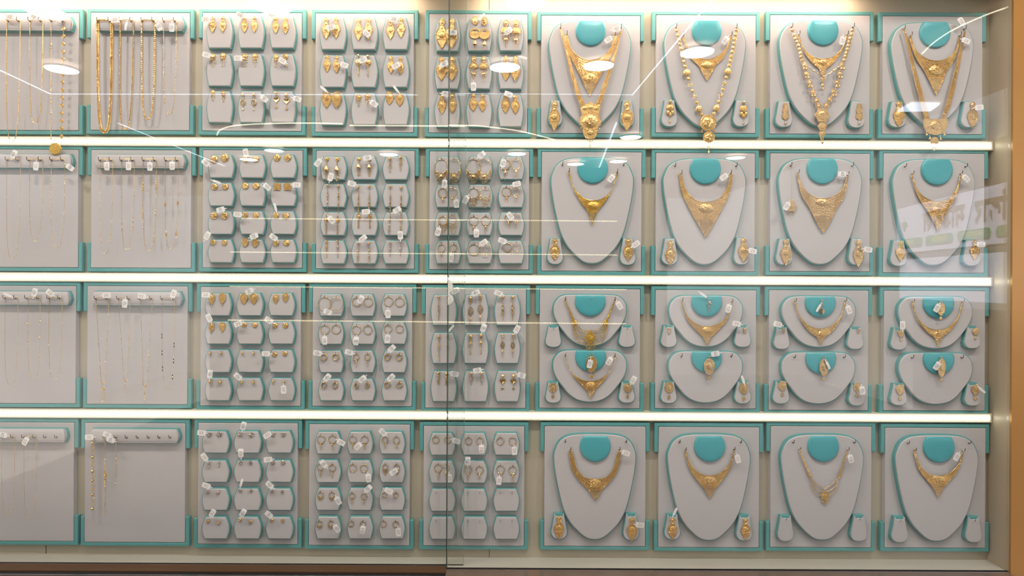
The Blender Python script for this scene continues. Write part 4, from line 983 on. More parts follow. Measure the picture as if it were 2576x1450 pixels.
def bib(P, cr, hl, hr, inner, outer, med=None, name='band', step=2.9, rowstep=3.1, strands=False, open_c=.0):
    """flat collar necklace; inner/outer: left-half polylines (crop px) ending on the centre line"""
    sc = CR[cr][2]; ox, oz = hl; cx = inner[-1][0]
    I = smooth_poly(inner, 5); O = smooth_poly(outer, 4)
    n_ = int(max(plen(I), plen(O)) / sc / step); I = interp(I, n_); O = interp(O, n_)
    half = []
    for sgn in (1, -1):
        dx = (hr[0] - (2 * cx - hl[0])) if sgn < 0 else 0; dz = (hr[1] - hl[1]) if sgn < 0 else 0
        rows = []
        for i in range(n_):
            t = 1 - i / (n_ - 1); g = []
            for kk, Pp in enumerate((I[i], O[i])):
                x = Pp[0] if sgn > 0 else 2 * cx - Pp[0] + (kk * 2 * (outer[-1][0] - cx) * (i / (n_ - 1)))
                g.append(((x + dx * t - ox) / sc, (Pp[1] + dz * t - oz) / sc))
            rows.append(g)
        half.append(rows)
    b = P[name]; rg = random.Random(int(hl[0] + hl[1]))
    zt_ = (outer[-1][1] - oz) / sc; zi = (inner[-1][1] - oz) / sc; cx_ = (outer[-1][0] - ox) / sc; zf = zi + (zt_ - zi) * .50
    for rows in half:
        v = []; f = []
        for a, q in rows:
            q = np.array(q); a_ = np.array(a); 
            if abs(a[0] - cx_) < 16 and q[1] > zf: q = a_ + (q - a_) * max(.3, (zf - a_[1]) / (q[1] - a_[1]))
            v += [(a[0], .3, a[1]), (q[0], .3, q[1]), (q[0], .7, q[1]), (a[0], .7, a[1])]
        for i in range(len(rows) - 1):
            for j in range(4): f.append((i * 4 + j, i * 4 + (j + 1) % 4, i * 4 + 4 + (j + 1) % 4, i * 4 + 4 + j))
        b.add(v, f)
        occ = []
        for i, (a, q) in enumerate(rows):
            a = np.array(a); q = np.array(q); L = np.linalg.norm(q - a); an = math.atan2(q[1] - a[1], q[0] - a[0]); dr = (q - a) / max(L, 1e-6)
            if L < 2.2: b.ell(*((a + q) / 2), 1.5, 1.3, 1.15, 1.1, an); continue
            m_ = max(1, int(round(L / rowstep)))
            for j in range(m_):
                t = (j + .5) / m_; p = a + (q - a) * t
                if abs(p[0] - cx_) < 15 and p[1] > zf + 1: continue
                if i > len(rows) * .60 and t < .74 and L > 12:
                    if all((p[0] - o[0]) ** 2 + (p[1] - o[1]) ** 2 > 15 for o in occ):
                        occ.append(p); kd = rg.random()
                        if kd < .55: scroll(b, p[0], p[1], 1.5 + rg.uniform(0, .6), rg.uniform(1.7, 2.3), rg.uniform(0, 6), rg.choice((-1, 1)), .5)
                        else:
                            for m2 in range(5): g = 2 * PI * m2 / 5; b.ell(p[0] + 1.35 * math.cos(g), p[1] + 1.35 * math.sin(g), 1.5, 1.0, .5, .6, g)
                elif t < .42: b.ell(p[0], p[1], 1.4, L / m_ * .5, .72, .8, an)
                else: b.ell(p[0], p[1], 1.5, L / m_ * .36, .92, .9, an)
            if i % 1 == 0: P['edge_drops'].ell(q[0] + dr[0], q[1] + dr[1], 1.5, 1.5, 1.05, 1.0, an)
        b.tube([(a[0], 1.5, a[1]) for a, q in rows], .6, 5)
    if med:
        mx_, mz, rx, rz = med; X, Z = (mx_ - ox) / sc, (mz - oz) / sc
        filig(P['medallion'], X, Z, rx / sc, rz / sc, 4.2, r=1.0)
        for i in range(8):
            a = 2 * PI * i / 8; P['medallion'].ell(X + rx / sc * .3 * math.cos(a), Z + rz / sc * .3 * math.sin(a), 4.4, rx / sc * .2, rx / sc * .08, 1, a)
    # hanging chains over the tip
    Oa = np.array([r_[1] for r_ in half[0]])
    xs = [x for x in np.arange(-39.9, 40, 2.1)]
    for x in xs:
        xo = cx_ - abs(x); cand = Oa[np.argmin(abs(Oa[:, 0] - xo))]
        if cand[1] > zf + 3 and abs(cand[0] - xo) < 2:
            L = cand[1] - zf; P['fringe'].tube([(cx_ + x, 2.3, zf), (cx_ + x, 2.3, cand[1] - 1)], .45, 4)
            for j in range(int(L / 3)): P['fringe'].ell(cx_ + x, zf + j * 3 + 1.5, 2.3, .95, 1.5, .9)
            P['fringe'].ell(cx_ + x, cand[1], 2.3, 1.1, 1.9, 1.1)
    for (x, z) in ((0, 0), ((hr[0] - ox) / sc, (hr[1] - oz) / sc)): P['end_ring'].ring(x, z - 1, 1.8, .5, 3.4, seg=10, sides=4)
def ribbon(b, path, widths, pitch=2.0):
    n_ = int(plen(path) / pitch); Q = interp(path, n_); Wd = np.interp(np.linspace(0, 1, n_), np.linspace(0, 1, len(widths)), widths)
    v = []; f = []
    for i in range(n_):
        p = Q[i]; d = Q[min(i + 1, n_ - 1)] - Q[max(i - 1, 0)]; a = math.atan2(d[1], d[0]); nx, nz = -math.sin(a), math.cos(a); w_ = Wd[i] / 2
        v += [(p[0] - nx * w_ * .8, .8, p[1] - nz * w_ * .8), (p[0] + nx * w_ * .8, .8, p[1] + nz * w_ * .8), (p[0] + nx * w_ * .8, 1.6, p[1] + nz * w_ * .8), (p[0] - nx * w_ * .8, 1.6, p[1] - nz * w_ * .8)]
        m_ = max(1, int(Wd[i] / 2.4))
        if (i // 14) % 3 == 2:
            for j in range(m_): s = ((j + .5) / m_ * 2 - 1) * w_; b.ell(p[0] + nx * s + rj(-.4, .4), p[1] + nz * s, 2 + rj(0, .6), rj(.8, 1.5), rj(.7, 1.1), 1, rj(0, 3))
        else: b.ell(p[0], p[1], 2, w_ * .96, .72, .9, a + PI / 2)
        for s in (-1, 1): b.ell(p[0] + nx * w_ * s, p[1] + nz * w_ * s, 1.8, .8, .8, .8)
    for i in range(n_ - 1):
        for j in range(4): f.append((i * 4 + j, i * 4 + (j + 1) % 4, i * 4 + 4 + (j + 1) % 4, i * 4 + 4 + j))
    b.add(v, f)
def swag(P, cr, hl, hr, cx, plaque, pr, strands, med, fr):
    sc = CR[cr][2]; T = lambda x, z: ((x - hl[0]) / sc, (z - hl[1]) / sc)
    for sg in (1, -1):
        mx = lambda x: x if sg > 0 else 2 * cx - x
        h0 = T(mx(hl[0] + 2), hl[1] + 12) if sg > 0 else T(hr[0] - 2, hr[1] + 12); q = T(mx(plaque[0]), plaque[1])
        ribbon(P['side_chain'], [h0, q], [2.6, 4, 6.5], 2.4)
        if pr > 5: filig(P['plaque'], q[0], q[1], pr, pr * 1.1, 3, r=.9)
        for st in strands:
            path = smooth_poly([T(mx(x), z) for x, z in st], 4); beads(P['strands'], path, 1.25, 2.5, 1.5); P['strands'].tube([(a[0], .9, a[1]) for a in path], .6, 4)
    c = T(med[0], med[1]); rr = med[2] / sc
    plate(P['medallion'], [(c[0], c[1] - rr * 1.25), (c[0] + rr, c[1] - rr * .1), (c[0] + rr * .75, c[1] + rr * .8), (c[0], c[1] + rr * 1.2), (c[0] - rr * .75, c[1] + rr * .8), (c[0] - rr, c[1] - rr * .1)], 2, 1.0, 1.0)
    filig(P['medallion'], c[0], c[1] + rr * .1, rr * .62, rr * .62, 4.8, r=.9)
    fringe(P['fringe'], (fr[0] - hl[0]) / sc, (fr[1] - hl[1]) / sc, (fr[2] - hl[1]) / sc, fr[3] / sc, 9, True, 1.0)
    for (x, z) in ((0, 0), T(*hr)): P['end_ring'].ring(x, z - 1, 1.8, .5, 3.4, seg=10, sides=4)
def ilow(hl, cx, zi, w=12, v=0):
    "U-shaped inner edge from hook to centre"
    x0, z0 = hl; a = cx - x0 - w; P = [(x0 + 3, z0 + 8)]
    for t in (.12, .3, .5, .7, .86): th = t * PI / 2; P.append((cx - a * math.cos(th) ** (1.0 + v), z0 + 8 + (zi - z0 - 8) * math.sin(th) ** (1.0 + v * .3)))
    return P + [(cx, zi)]
def pendant(cr, x, z0, w, h, tail, label, kind='leaf', gold='gold3', bd=None):
    sc = CR[cr][2]; q = C(cr, x, z0); Y = YCOL - .0025; r = link('pendant', None, None, at(*q, Y)); P = Parts(); w, h, tail = w / sc, h / sc, tail / sc
    P['bail'].ring(0, 2.5, 2.4, .6, 1.5, seg=10, sx=.6); P['bail'].ell(0, 5.5, 1.5, 1, 2.4, 1); P['bail'].tube([(-5, .2, .5), (-2, .8, 1.2), (2, .8, 1.2), (5, .2, -.5)], .45, 4)
    if kind == 'leaf': plate(P['body'], leafpts(w, h - 6, 0, 6), 1.8, .9); filig(P['body'], 0, 6 + h * .42, w * .34, h * .26, 4, r=.9)
    elif kind == 'flower':
        for i in range(7): a = 2 * PI * i / 7; P['body'].ell(w * .26 * math.cos(a), 12 + w * .26 * math.sin(a), 2, w * .17, w * .1, 1.3, a)
        P['body'].ball(0, 12, w * .12, 3)
        for i in range(4): P['body'].ell(.8 * (-1) ** i, 19 + i * 4, 1.8, w * (.3 - .05 * i), 1.7, 1.4, .4)
    else:
        for i in range(3): P['body'].tube([(w * (.4 - .1 * i) * math.cos(t), 2, 8 + h * .42 + (h * (.42 - .1 * i)) * math.sin(t)) for t in np.linspace(.2, 5.2, 14)], .9, 5)
        P['stone'].ball(0, 8 + h * .4, w * .14, 2.4)
    if tail: P['tail'].tube([(0, 1.2, h), (0, 1.2, h + tail * .4)], .45, 4); plate(P['tail'], leafpts(w * .34, tail * .65, 0, h + tail * .35), 1.2, .5)
    finish(r, P, label, 'pendant', 'pendants on the turquoise collars', gold, ps(Y), {'stone': 'silver'}); return r

BUST = {  # cr, bust faces, side pads, collar (cx, top, R, cut)
 (1, 6): ('A4', [(158, 157, 918, 1150)], [(148, 905, 275, 1140), (820, 905, 950, 1145)], [(545, 150, 141, 97)]),
 (1, 7): ('A5', [(158, 155, 915, 1150)], [(130, 903, 275, 1145), (800, 903, 945, 1145)], [(555, 146, 140, 98)]),
 (1, 8): ('A6', [(158, 150, 930, 1140)], [(120, 912, 272, 1150), (800, 912, 950, 1155)], [(567, 145, 143, 97)]),
 (1, 9): ('A7', [(160, 205, 905, 1145)], [(135, 928, 285, 1160), (795, 928, 945, 1160)], [(560, 197, 140, 95)]),
 (2, 6): ('B4', [(190, 150, 1022, 1222)], [(150, 970, 308, 1228), (888, 970, 1045, 1235)], [(611, 150, 155, 104)]),
 (2, 7): ('B5', [(160, 160, 993, 1232)], [(143, 972, 300, 1232), (875, 965, 1032, 1232)], [(587, 156, 156, 106)]),
 (2, 8): ('B6', [(162, 157, 1000, 1230)], [(135, 975, 298, 1235), (870, 970, 1025, 1235)], [(605, 155, 156, 104)]),
 (2, 9): ('B7', [(182, 158, 965, 1175)], [(158, 938, 312, 1180), (858, 935, 1015, 1180)], [(608, 154, 150, 100)]),
 (3, 6): ('C4', [(208, 205, 925, 712), (203, 755, 927, 1262)], [(128, 512, 282, 722), (852, 512, 1012, 722), (128, 1065, 278, 1272), (852, 1065, 1008, 1272)], [(570, 210, 150, 58), (573, 758, 150, 56)]),
 (3, 7): ('C5', [(213, 215, 935, 718), (208, 765, 935, 1270)], [(130, 510, 285, 722), (858, 510, 1018, 722), (130, 1062, 285, 1275), (858, 1062, 1018, 1278)], [(585, 218, 150, 56), (585, 768, 150, 56)]),
 (3, 8): ('C6', [(188, 220, 912, 722), (185, 775, 908, 1280)], [(108, 530, 262, 742), (832, 530, 990, 742), (98, 1062, 258, 1280), (848, 1090, 1003, 1298)], [(570, 224, 150, 56), (575, 780, 150, 58)]),
 (3, 9): ('C7', [(242, 225, 968, 735), (245, 780, 970, 1285)], [(165, 535, 320, 748), (893, 520, 1045, 735), (165, 1085, 322, 1295), (895, 1080, 1052, 1300)], [(640, 230, 152, 56), (642, 784, 152, 56)]),
 (4, 6): ('D4', [(187, 220, 897, 1135)], [(163, 915, 298, 1130), (790, 918, 925, 1140)], [(546, 238, 134, 88)]),
 (4, 7): ('D5', [(175, 222, 890, 1143)], [(147, 922, 280, 1135), (772, 928, 908, 1145)], [(541, 238, 135, 88)]),
 (4, 8): ('D6', [(160, 225, 873, 1140)], [(128, 932, 265, 1150), (765, 932, 905, 1150)], [(528, 238, 135, 88)]),
 (4, 9): ('D7', [(188, 230, 903, 1150)], [(152, 942, 290, 1160), (795, 942, 935, 1160)], [(567, 244, 136, 88)])}
SIDEN = ['lower left', 'lower right']
SE = {  # side earrings: kind x y w h | tag
 (1, 6): [('kite', 203, 905, 100, 285), ('kite', 882, 905, 110, 290)], (1, 7): [('rosette', 207, 900, 72, 215), ('rosette', 893, 908, 72, 225)], (1, 8): [('stack', 207, 930, 66, 200), ('stack', 897, 935, 66, 195)],
 (1, 9): [('kite', 222, 918, 100, 245), ('kite', 893, 925, 95, 245)], (2, 6): [('kite', 225, 965, 95, 230), ('kite', 968, 965, 95, 235)], (2, 7): [('kite', 228, 990, 100, 250), ('kite', 968, 957, 105, 255)],
 (2, 8): [('kite', 230, 970, 105, 275), ('kite', 965, 980, 105, 280)], (2, 9): [('kite', 247, 940, 85, 200), ('kite', 960, 930, 85, 195)],
 (3, 6): [None, None, ('disc', 200, 1075, 75, 150), ('disc', 937, 1075, 75, 150)], (3, 7): [('twist', 208, 520, 45, 80), ('twist', 953, 520, 45, 70), ('disc', 208, 1065, 85, 170), ('disc', 945, 1070, 85, 180)],
 (3, 8): [('twist', 200, 530, 50, 55), ('twist', 935, 530, 45, 58), ('disc', 187, 1055, 80, 150), ('disc', 925, 1068, 70, 145)], (3, 9): [('disc', 258, 550, 60, 110), ('disc', 993, 530, 60, 115), ('disc', 250, 1090, 80, 155), ('disc', 992, 1090, 80, 155)],
 (4, 6): [('kite', 230, 925, 85, 205), ('kite', 863, 935, 85, 210)], (4, 7): [('kite', 213, 940, 80, 190), ('kite', 848, 945, 80, 190)], (4, 8): [None, None], (4, 9): [None, None]}
# necklaces: hooks, inner low, outer polyline, medallion
NK = {
 (1, 6): [((318, 290), (768, 290), (540, 525), [(300, 300), (335, 450), (400, 580), (470, 720), (538, 858)], (540, 690, 60, 50), 'gold bib necklace with pointed fringe inside the long one', 0)],
 (1, 7): [((328, 300), (775, 300), (553, 520), [(318, 310), (400, 500), (470, 570), (510, 640), (553, 712)], (555, 570, 55, 34), 'short gold V necklace inside the long coin chain', .2)],
 (1, 8): [((330, 290), (780, 290), (555, 515), [(322, 300), (395, 470), (475, 565), (520, 600), (535, 640), (555, 668)], (555, 545, 44, 26), 'short gold collar necklace above the bead festoon', 0)],
 (1, 9): [((325, 330), (770, 330), (565, 555), [(312, 340), (370, 520), (450, 640), (510, 760), (562, 862)], (565, 640, 75, 50), 'deep triangular gold bib necklace inside the long one', 0)],
 (2, 6): [((368, 290), (855, 300), (615, 583), [(360, 300), (415, 460), (490, 600), (560, 690), (605, 825)], (615, 635, 66, 44), 'gold necklace with oval medallion and narrow fringe', 0)],
 (2, 7): [((335, 310), (835, 310), (590, 597), [(316, 320), (350, 510), (430, 680), (510, 820), (585, 950)], (590, 660, 75, 50), 'largest triangular gold bib necklace with scroll work', -.1)],
 (2, 8): [((350, 305), (850, 325), (600, 560), [(342, 315), (385, 520), (470, 660), (545, 810), (607, 905)], (605, 600, 80, 40), 'broad gold bib necklace with long fringe', 0)],
 (2, 9): [((358, 300), (822, 300), (603, 560), [(350, 310), (410, 500), (500, 640), (550, 720), (607, 835)], (605, 645, 60, 36), 'gold necklace narrowing to a long pointed fringe', 0)],
 (3, 6): [((322, 255), (808, 255), (567, 555), [(318, 270), (395, 480), (450, 620), (520, 690), (570, 785)], (567, 612, 54, 56), 'yellow gold multi-strand necklace with diamond-shaped centre', .35),
          ((320, 810), (808, 810), (572, 1055), [(316, 820), (395, 990), (480, 1085), (540, 1150), (575, 1220)], (575, 1095, 46, 36), 'slim gold necklace with heart centre and fringe', 0)],
 (3, 7): [((335, 265), (825, 275), (583, 515), [(330, 275), (385, 440), (465, 540), (545, 620), (583, 700)], (585, 555, 52, 38), 'gold collar necklace with fan-shaped fringe', 0)],
 (3, 8): [((312, 265), (805, 265), (568, 538), [(306, 275), (365, 440), (450, 560), (530, 620), (567, 690)], (568, 588, 31, 31), 'gold collar necklace with small round rosette', 0)],
 (3, 9): [((372, 275), (860, 275), (623, 550), [(365, 285), (425, 450), (510, 560), (590, 625), (628, 705)], (622, 590, 29, 29), 'beaded gold collar necklace with small round centre', 0)],
 (4, 6): [((328, 350), (752, 350), (545, 605), [(316, 365), (345, 520), (410, 620), (490, 700), (545, 788)], (545, 638, 50, 34), 'broad gold collar necklace with half-round sunburst centre', -.25)],
 (4, 7): [((325, 350), (745, 350), (540, 575), [(320, 360), (365, 520), (450, 640), (500, 700), (537, 772)], (540, 618, 55, 40), 'gold collar necklace with leafy heart centre', 0)],
 (4, 8): [((312, 350), (730, 350), (535, 688), [(308, 362), (385, 560), (430, 690), (490, 745), (538, 832)], (535, 745, 36, 40), 'slender V-shaped gold necklace with layered bead strands', .9)],
 (4, 9): [((345, 355), (765, 360), (553, 578), [(340, 370), (385, 520), (460, 620), (510, 680), (551, 760)], (553, 605, 60, 30), 'gold collar necklace with solid pointed drop', 0)]}
TG = {(1, 6): [(708, 335, -35, 'g', 'between collar and right necklace end'), (785, 235, -10, 'k', 'by the upper right hook')], (1, 7): [(722, 342, -55, 'g', 'right of the collar')], (1, 8): [(738, 345, -80, 'g', 'right of the collar')],
      (1, 9): [(830, 375, 20, 'g', 'by the right necklace end'), (785, 200, 60, 'g', 'above the upper right hook'), (955, 980, -5, 'g', 'beside the lower right earring')],
      (2, 6): [(795, 358, -50, 'g', 'right of the collar'), (1045, 1025, -35, 'g', 'beside the lower right earring')], (2, 7): [(768, 345, -35, 'g', 'right of the collar'), (1058, 1095, 15, 'g', 'beside the lower right earring')],
      (2, 8): [(800, 315, 0, 'k', 'right of the collar'), (238, 640, -60, 'k', 'behind the forehead pendant'), (1060, 1080, 10, 'g', 'beside the lower right earring')], (2, 9): [(873, 342, 45, 'g', 'by the right necklace end'), (1018, 975, 0, 'g', 'beside the lower right earring')],
      (3, 6): [(855, 310, 60, 'g', 'at the upper necklace end'), (755, 858, -60, 'g', 'at the lower necklace end'), (563, 885, 100, 'k', 'on the leaf pendant'), (990, 1045, -60, 'g', 'above the lower right earring')],
      (3, 7): [(790, 340, -75, 'g', 'at the upper necklace end'), (875, 490, 10, 'g', 'beside the upper right earring'), (545, 205, 35, 'w', 'above the flower pendant'), (663, 785, -10, 'k', 'above the leaf pendant'), (935, 1040, 70, 'w', 'above the lower right earring')],
      (3, 8): [(840, 352, 70, 'g', 'at the necklace end'), (143, 495, 15, 'g', 'above the upper left earring'), (545, 335, -60, 'w', 'on the twisted pendant'), (975, 1148, 80, 'k', 'beside the lower right earring'), (635, 900, 65, 'w', 'on the leaf pendant')],
      (3, 9): [(612, 335, -60, 'g', 'on the upper pendant'), (275, 505, 90, 'g', 'above the upper left earring'), (612, 905, -55, 'k', 'on the lower pendant'), (1058, 1145, 40, 'w', 'beside the lower right earring')],
      (4, 6): [(808, 380, 20, 'g', 'by the right necklace end'), (930, 1003, 5, 'g', 'beside the lower right earring')], (4, 7): [(780, 432, 75, 'g', 'by the right necklace end'), (235, 890, -65, 'w', 'above the lower left earring')],
      (4, 8): [(757, 432, 75, 'g', 'by the right necklace end')], (4, 9): [(712, 412, -60, 'g', 'by the right necklace end')]}
for bd, (cr, faces, sides, cols) in BUST.items():
    root = make_board(*bd); sc = CR[cr][2]; bn = '%s board, %s' % (COLN[bd[1] - 1], ROWN[bd[0]]); ANCH[bd] = []
    for fi, (x0, y0, x1, y1) in enumerate(faces):
        a, q = C(cr, x0, y0), C(cr, x1, y1)
        pad = make_pad(root, 'bust_form', T_BUST if len(faces) == 1 else T_HALF, a[0], a[1], q[0], q[1], grow=2.4, sm=True, bev=3.6)
        co = collar(pad, cr, *cols[fi])
        if bd == (3, 6) and fi == 0:
            q = C(cr, 577, 243); p = at(q[0], q[1], YCOL - .001); l0 = pad.location + root.location; b = MB()
            b.tube([(-4.5, 1, -1), (-3, 3, 1), (0, 3.6, 1.6), (3, 3, 1), (4.5, 1, -1)], .5, 5); link('staple', b.mesh('staple', 'steel', ps(YCOL)), pad, (p.x - l0.x, p.y, p.z - l0.z))
        W_, H_ = x1 - x0, y1 - y0
        if len(faces) == 1: hs = [(x0 + W_ * .135, y0 + H_ * .07), (x0 + W_ * .878, y0 + H_ * .07), NK[bd][0][0], NK[bd][0][1]]
        else: hs = [NK[bd][fi][0], NK[bd][fi][1]] if fi < len(NK[bd]) else [(x0 + W_ * .165, y0 + H_ * .09), (x0 + W_ * .84, y0 + H_ * .09)]
        for hx, hy in hs: q = C(cr, hx, hy); add_hook(pad, q[0], q[1], YF)
    for si, (x0, y0, x1, y1) in enumerate(sides):
        a, q = C(cr, x0, y0), C(cr, x1, y1); pad = make_pad(root, 'earring_pad', T_SIDEN if bd[0] > 2 else T_SIDE, base=T_SIDE, x0=a[0], y0=a[1], x1=q[0], y1=q[1], grow=2.0, bev=1.6)
        e_ = SE[bd][si]; sn = ('lower left', 'lower right')[si % 2] if len(sides) == 2 else ('upper left', 'upper right', 'lower left', 'lower right')[si]
        q = C(cr, (x0 + x1) / 2, y0 + 14)
        if e_ is None: add_hook(pad, q[0], q[1] + 4, YF, pin_mesh(), 'pin_hook')
        else:
            q = C(cr, e_[1], e_[2]); o = earring(e_[0], e_[3] / sc, e_[4] / sc, q[0], q[1], YE, 'gold3' if bd[0] == 3 or bd in ((1, 8), (2, 8)) else 'gold')
            setlab(o, '%s earring on the %s pad, %s' % (DESC[e_[0]][0], sn, bn), 'earring', 'earrings on the side pads of bust boards')
            ANCH[bd].append((*C(cr, e_[1], e_[2] + e_[4] * .4), ''))
    for hl, hr, il, outer, med, lb, v in NK[bd]:
        r = link('bib_necklace', None, None, at(*C(cr, *hl), YN)); P = Parts()
        inner = ilow(hl, il[0], il[1], 12 if v > -.2 else 26, v)
        multi = bd == (4, 8) or (bd == (3, 6) and hl[1] < 400)
        if bd == (3, 6) and multi:
            swag(P, cr, hl, hr, 567, (412, 478), 6.5, [[(428, 470), (480, 545), (530, 556), (567, 556)], [(420, 490), (465, 560), (525, 590)], [(410, 495), (450, 590), (515, 625)], [(402, 498), (430, 600), (480, 655), (520, 655)], [(396, 500), (420, 610), (460, 675), (520, 690), (567, 690)]], (567, 618, 54), (568, 675, 788, 85))
        elif multi:
            swag(P, cr, hl, hr, 533, (412, 594), 3.6, [[(415, 598), (470, 650), (528, 688)], [(420, 620), (438, 662), (480, 700), (520, 715)], [(424, 640), (432, 690), (465, 730), (505, 745)]], (535, 745, 36), (537, 770, 835, 60))
        else: bib(P, cr, hl, hr, inner, outer, med, rowstep=3.1)
        finish(r, P, '%s, %s' % (lb, bn), 'necklace', 'short necklaces on bust forms', 'gold2' if (bd == (3, 6) and hl[1] < 400) or bd == (2, 6) else ('gold3' if bd == (2, 8) else 'gold'), kn)
        ANCH[bd] += [(*C(cr, hl[0], hl[1] + 30), ''), (*C(cr, hr[0], hr[1] + 20), '')]
    for x, y, a, st, ds in TG[bd]:
        if 'pendant' in ds: ANCH['tmp'] = [(*C(cr, x + 30, y - 60), '')]; key = 'tmp'
        else: key = bd
        q = C(cr, x, y); tag(key, q[0], q[1], a, st, label='white price tag %s, %s' % (ds, bn), group='price tags on bust boards')

# pendants on the collars of the third row, forehead pendant in the second row
pendant('C4', 580, 785, 110, 185, 62, 'gold leaf pendant with small drop on lower collar, sixth board, third row', bd=(3, 6), gold='gold')
pendant('C5', 602, 240, 56, 160, 0, 'small flower pendant with stone curls on upper collar, seventh board, third row', 'flower', 'silver')
pendant('C5', 603, 810, 108, 185, 48, 'pale gold leaf pendant with drop on lower collar, seventh board, third row')
pendant('C6', 578, 250, 56, 140, 0, 'small twisted stone pendant on upper collar, eighth board, third row', 'twist')
pendant('C6', 597, 815, 92, 190, 45, 'pale gold pendant on lower collar with bead tail, eighth board, third row')
pendant('C7', 650, 260, 84, 148, 42, 'square-looking gold pendant on the upper collar, rightmost board, third row')
pendant('C7', 657, 812, 84, 200, 50, 'long pointed gold pendant on lower collar, rightmost board, third row')
r = link('forehead_pendant', None, None, at(*C('B6', 287, 232), YN)); P = Parts(); k_ = 1 / 4.027
P['chain'].tube([(0, 3, 0), (0, 1.4, 10), (.5, 1.4, 318 * k_)], .4, 4); beads(P['chain'], [(0, 4), (.5, 318 * k_)], .75, 2.6, 1.4)
z = 330 * k_; plate(P['body'], [(0, z), (5, z + 8), (12, z + 20), (9, z + 32), (-9, z + 32), (-12, z + 20), (-5, z + 8)], 1.4, .9); filig(P['body'], 0, z + 21, 8, 7, 3.8, r=1)
fringe(P['fringe'], 0, z + 30, z + 48, 14, 5, True, .95)
finish(r, P, 'forehead pendant on a thin chain at left of the eighth board, second row', 'pendant', None, 'gold3', kn)

# ------------------------------------------------------------ long necklaces of the top row (they hang past the strip light)
YL = YN - .0048; kl = ps(YL)
def strandpts(cr, pts, o0, sc): return [((x - o0[0]) / sc, (y - o0[1]) / sc) for x, y in pts]
def star(b, x, z, r):
    for i in range(6): a = 2 * PI * i / 6 + .3; b.ell(x + r * .55 * math.cos(a), z + r * .55 * math.sin(a), 1.8, r * .5, r * .17, 1, a)
    b.ball(x, z, r * .2, 2)
LH = {}
def longneck(bd, cr, hl):
    sc = CR[cr][2]; return link('long_necklace', None, None, at(*C(cr, *hl), YL)), Parts(), (lambda x, y: ((x - hl[0]) / sc, (y - hl[1]) / sc)), sc
# sixth board
r, P, T, sc = longneck((1, 6), 'A4', (260, 232))
for nm, pts in (('left_strand', [(260, 240), (300, 370), (325, 470), (380, 690), (440, 880), (478, 960)]), ('right_strand', [(825, 240), (790, 370), (770, 470), (700, 690), (640, 880), (605, 960)])):
    ribbon(P['strand' if nm[0] == 'l' else 'strand_two'], [T(*p) for p in pts], [4, 6, 8, 10, 12, 14])
P['strand_mate'] = P.pop('strand_two')
b = P['wing']; c = T(542, 975); plate(b, [(c[0] + x / sc, c[1] + z / sc) for x, z in ((0, -58), (40, -35), (85, -30), (92, 20), (80, 60), (40, 38), (0, 25), (-40, 38), (-80, 60), (-92, 20), (-85, -30), (-40, -35))], 2, 1.0)
for q in (-55, 0, 55): filig(b, c[0] + q / sc, c[1] + (0 if q else -8) / sc, 9, 7, 4.5, r=1)
c = T(542, 1098); b = P['medallion']; plate(b, [(c[0] + 96 / sc * math.cos(t), c[1] + 92 / sc * math.sin(t)) for t in np.linspace(0, 2 * PI, 26)[:-1]], 2.4, 1.2)
filig(b, c[0], c[1], 21, 20, 7, r=1.2)
for i in range(26):
    a = rj(0, 2 * PI); q = rj(.2, .9); b.ell(c[0] + 21 * q * math.cos(a), c[1] + 20 * q * math.sin(a), 7 - 4.5 * q * q, rj(1, 2.2), rj(.6, 1.1), 1, rj(0, 3))
c = T(542, 1205); b = P['lower_fan']; plate(b, [(c[0] + x / sc, c[1] + z / sc) for x, z in ((-72, -40), (72, -40), (62, 10), (40, 50), (-40, 50), (-62, 10))], 1.8, 1.1); filig(b, c[0], c[1], 10, 8, 4.4, r=1)
c = T(542, 1245); fringe(P['tassel'], c[0], c[1], T(0, 1345)[1], 13, 7, True, .95)
for i in range(9): a = PI * (i + .5) / 9; q = T(542 + 100 * math.cos(a), 1110 + 92 * math.sin(a)); P['tassel'].ell(q[0], q[1] + 2, 1.5, 1.3, 2.4, 1.2)
finish(r, P, 'long gold necklace with huge round filigree pendant, sixth board, top row', 'necklace', 'long necklaces on the top row', 'gold', kl)
# seventh board: coins, stars and rosettes
r, P, T, sc = longneck((1, 7), 'A5', (268, 232))
L_ = [(268, 248), (280, 292), (290, 335), (300, 376), (310, 416), (320, 458), (326, 500), (338, 540), (350, 584), (365, 645), (380, 700), (398, 757), (418, 812), (437, 868), (458, 922), (480, 983), (506, 1035)]
R_ = [(828, 243), (820, 284), (812, 326), (806, 368), (798, 408), (790, 448), (780, 492), (772, 532), (762, 574), (748, 634), (733, 688), (718, 747), (702, 800), (685, 860), (665, 914), (645, 975), (620, 1026)]
for lst in (L_, R_):
    P['chain'].tube([(*[T(x, y)[0]], 1, T(x, y)[1]) for x, y in lst], .5, 4)
    for i, (x, y) in enumerate(lst):
        q = T(x, y)
        if i in (9, 15): filig(P['rosettes'], q[0], q[1], 9 if i == 9 else 8.4, 9, 4, r=1.1)
        elif i in (11, 13): star(P['stars'], q[0], q[1], 7.5)
        else: P['coins'].dome(q[0], q[1], 4.9, 4.9, .6, 1.7); P['coins'].ring(q[0], q[1], 4.5, .45, 1.5, seg=14, sides=4); P['coins'].ell(q[0], q[1], 1.8, 3.4, .9, .8, .4 * (i % 3))
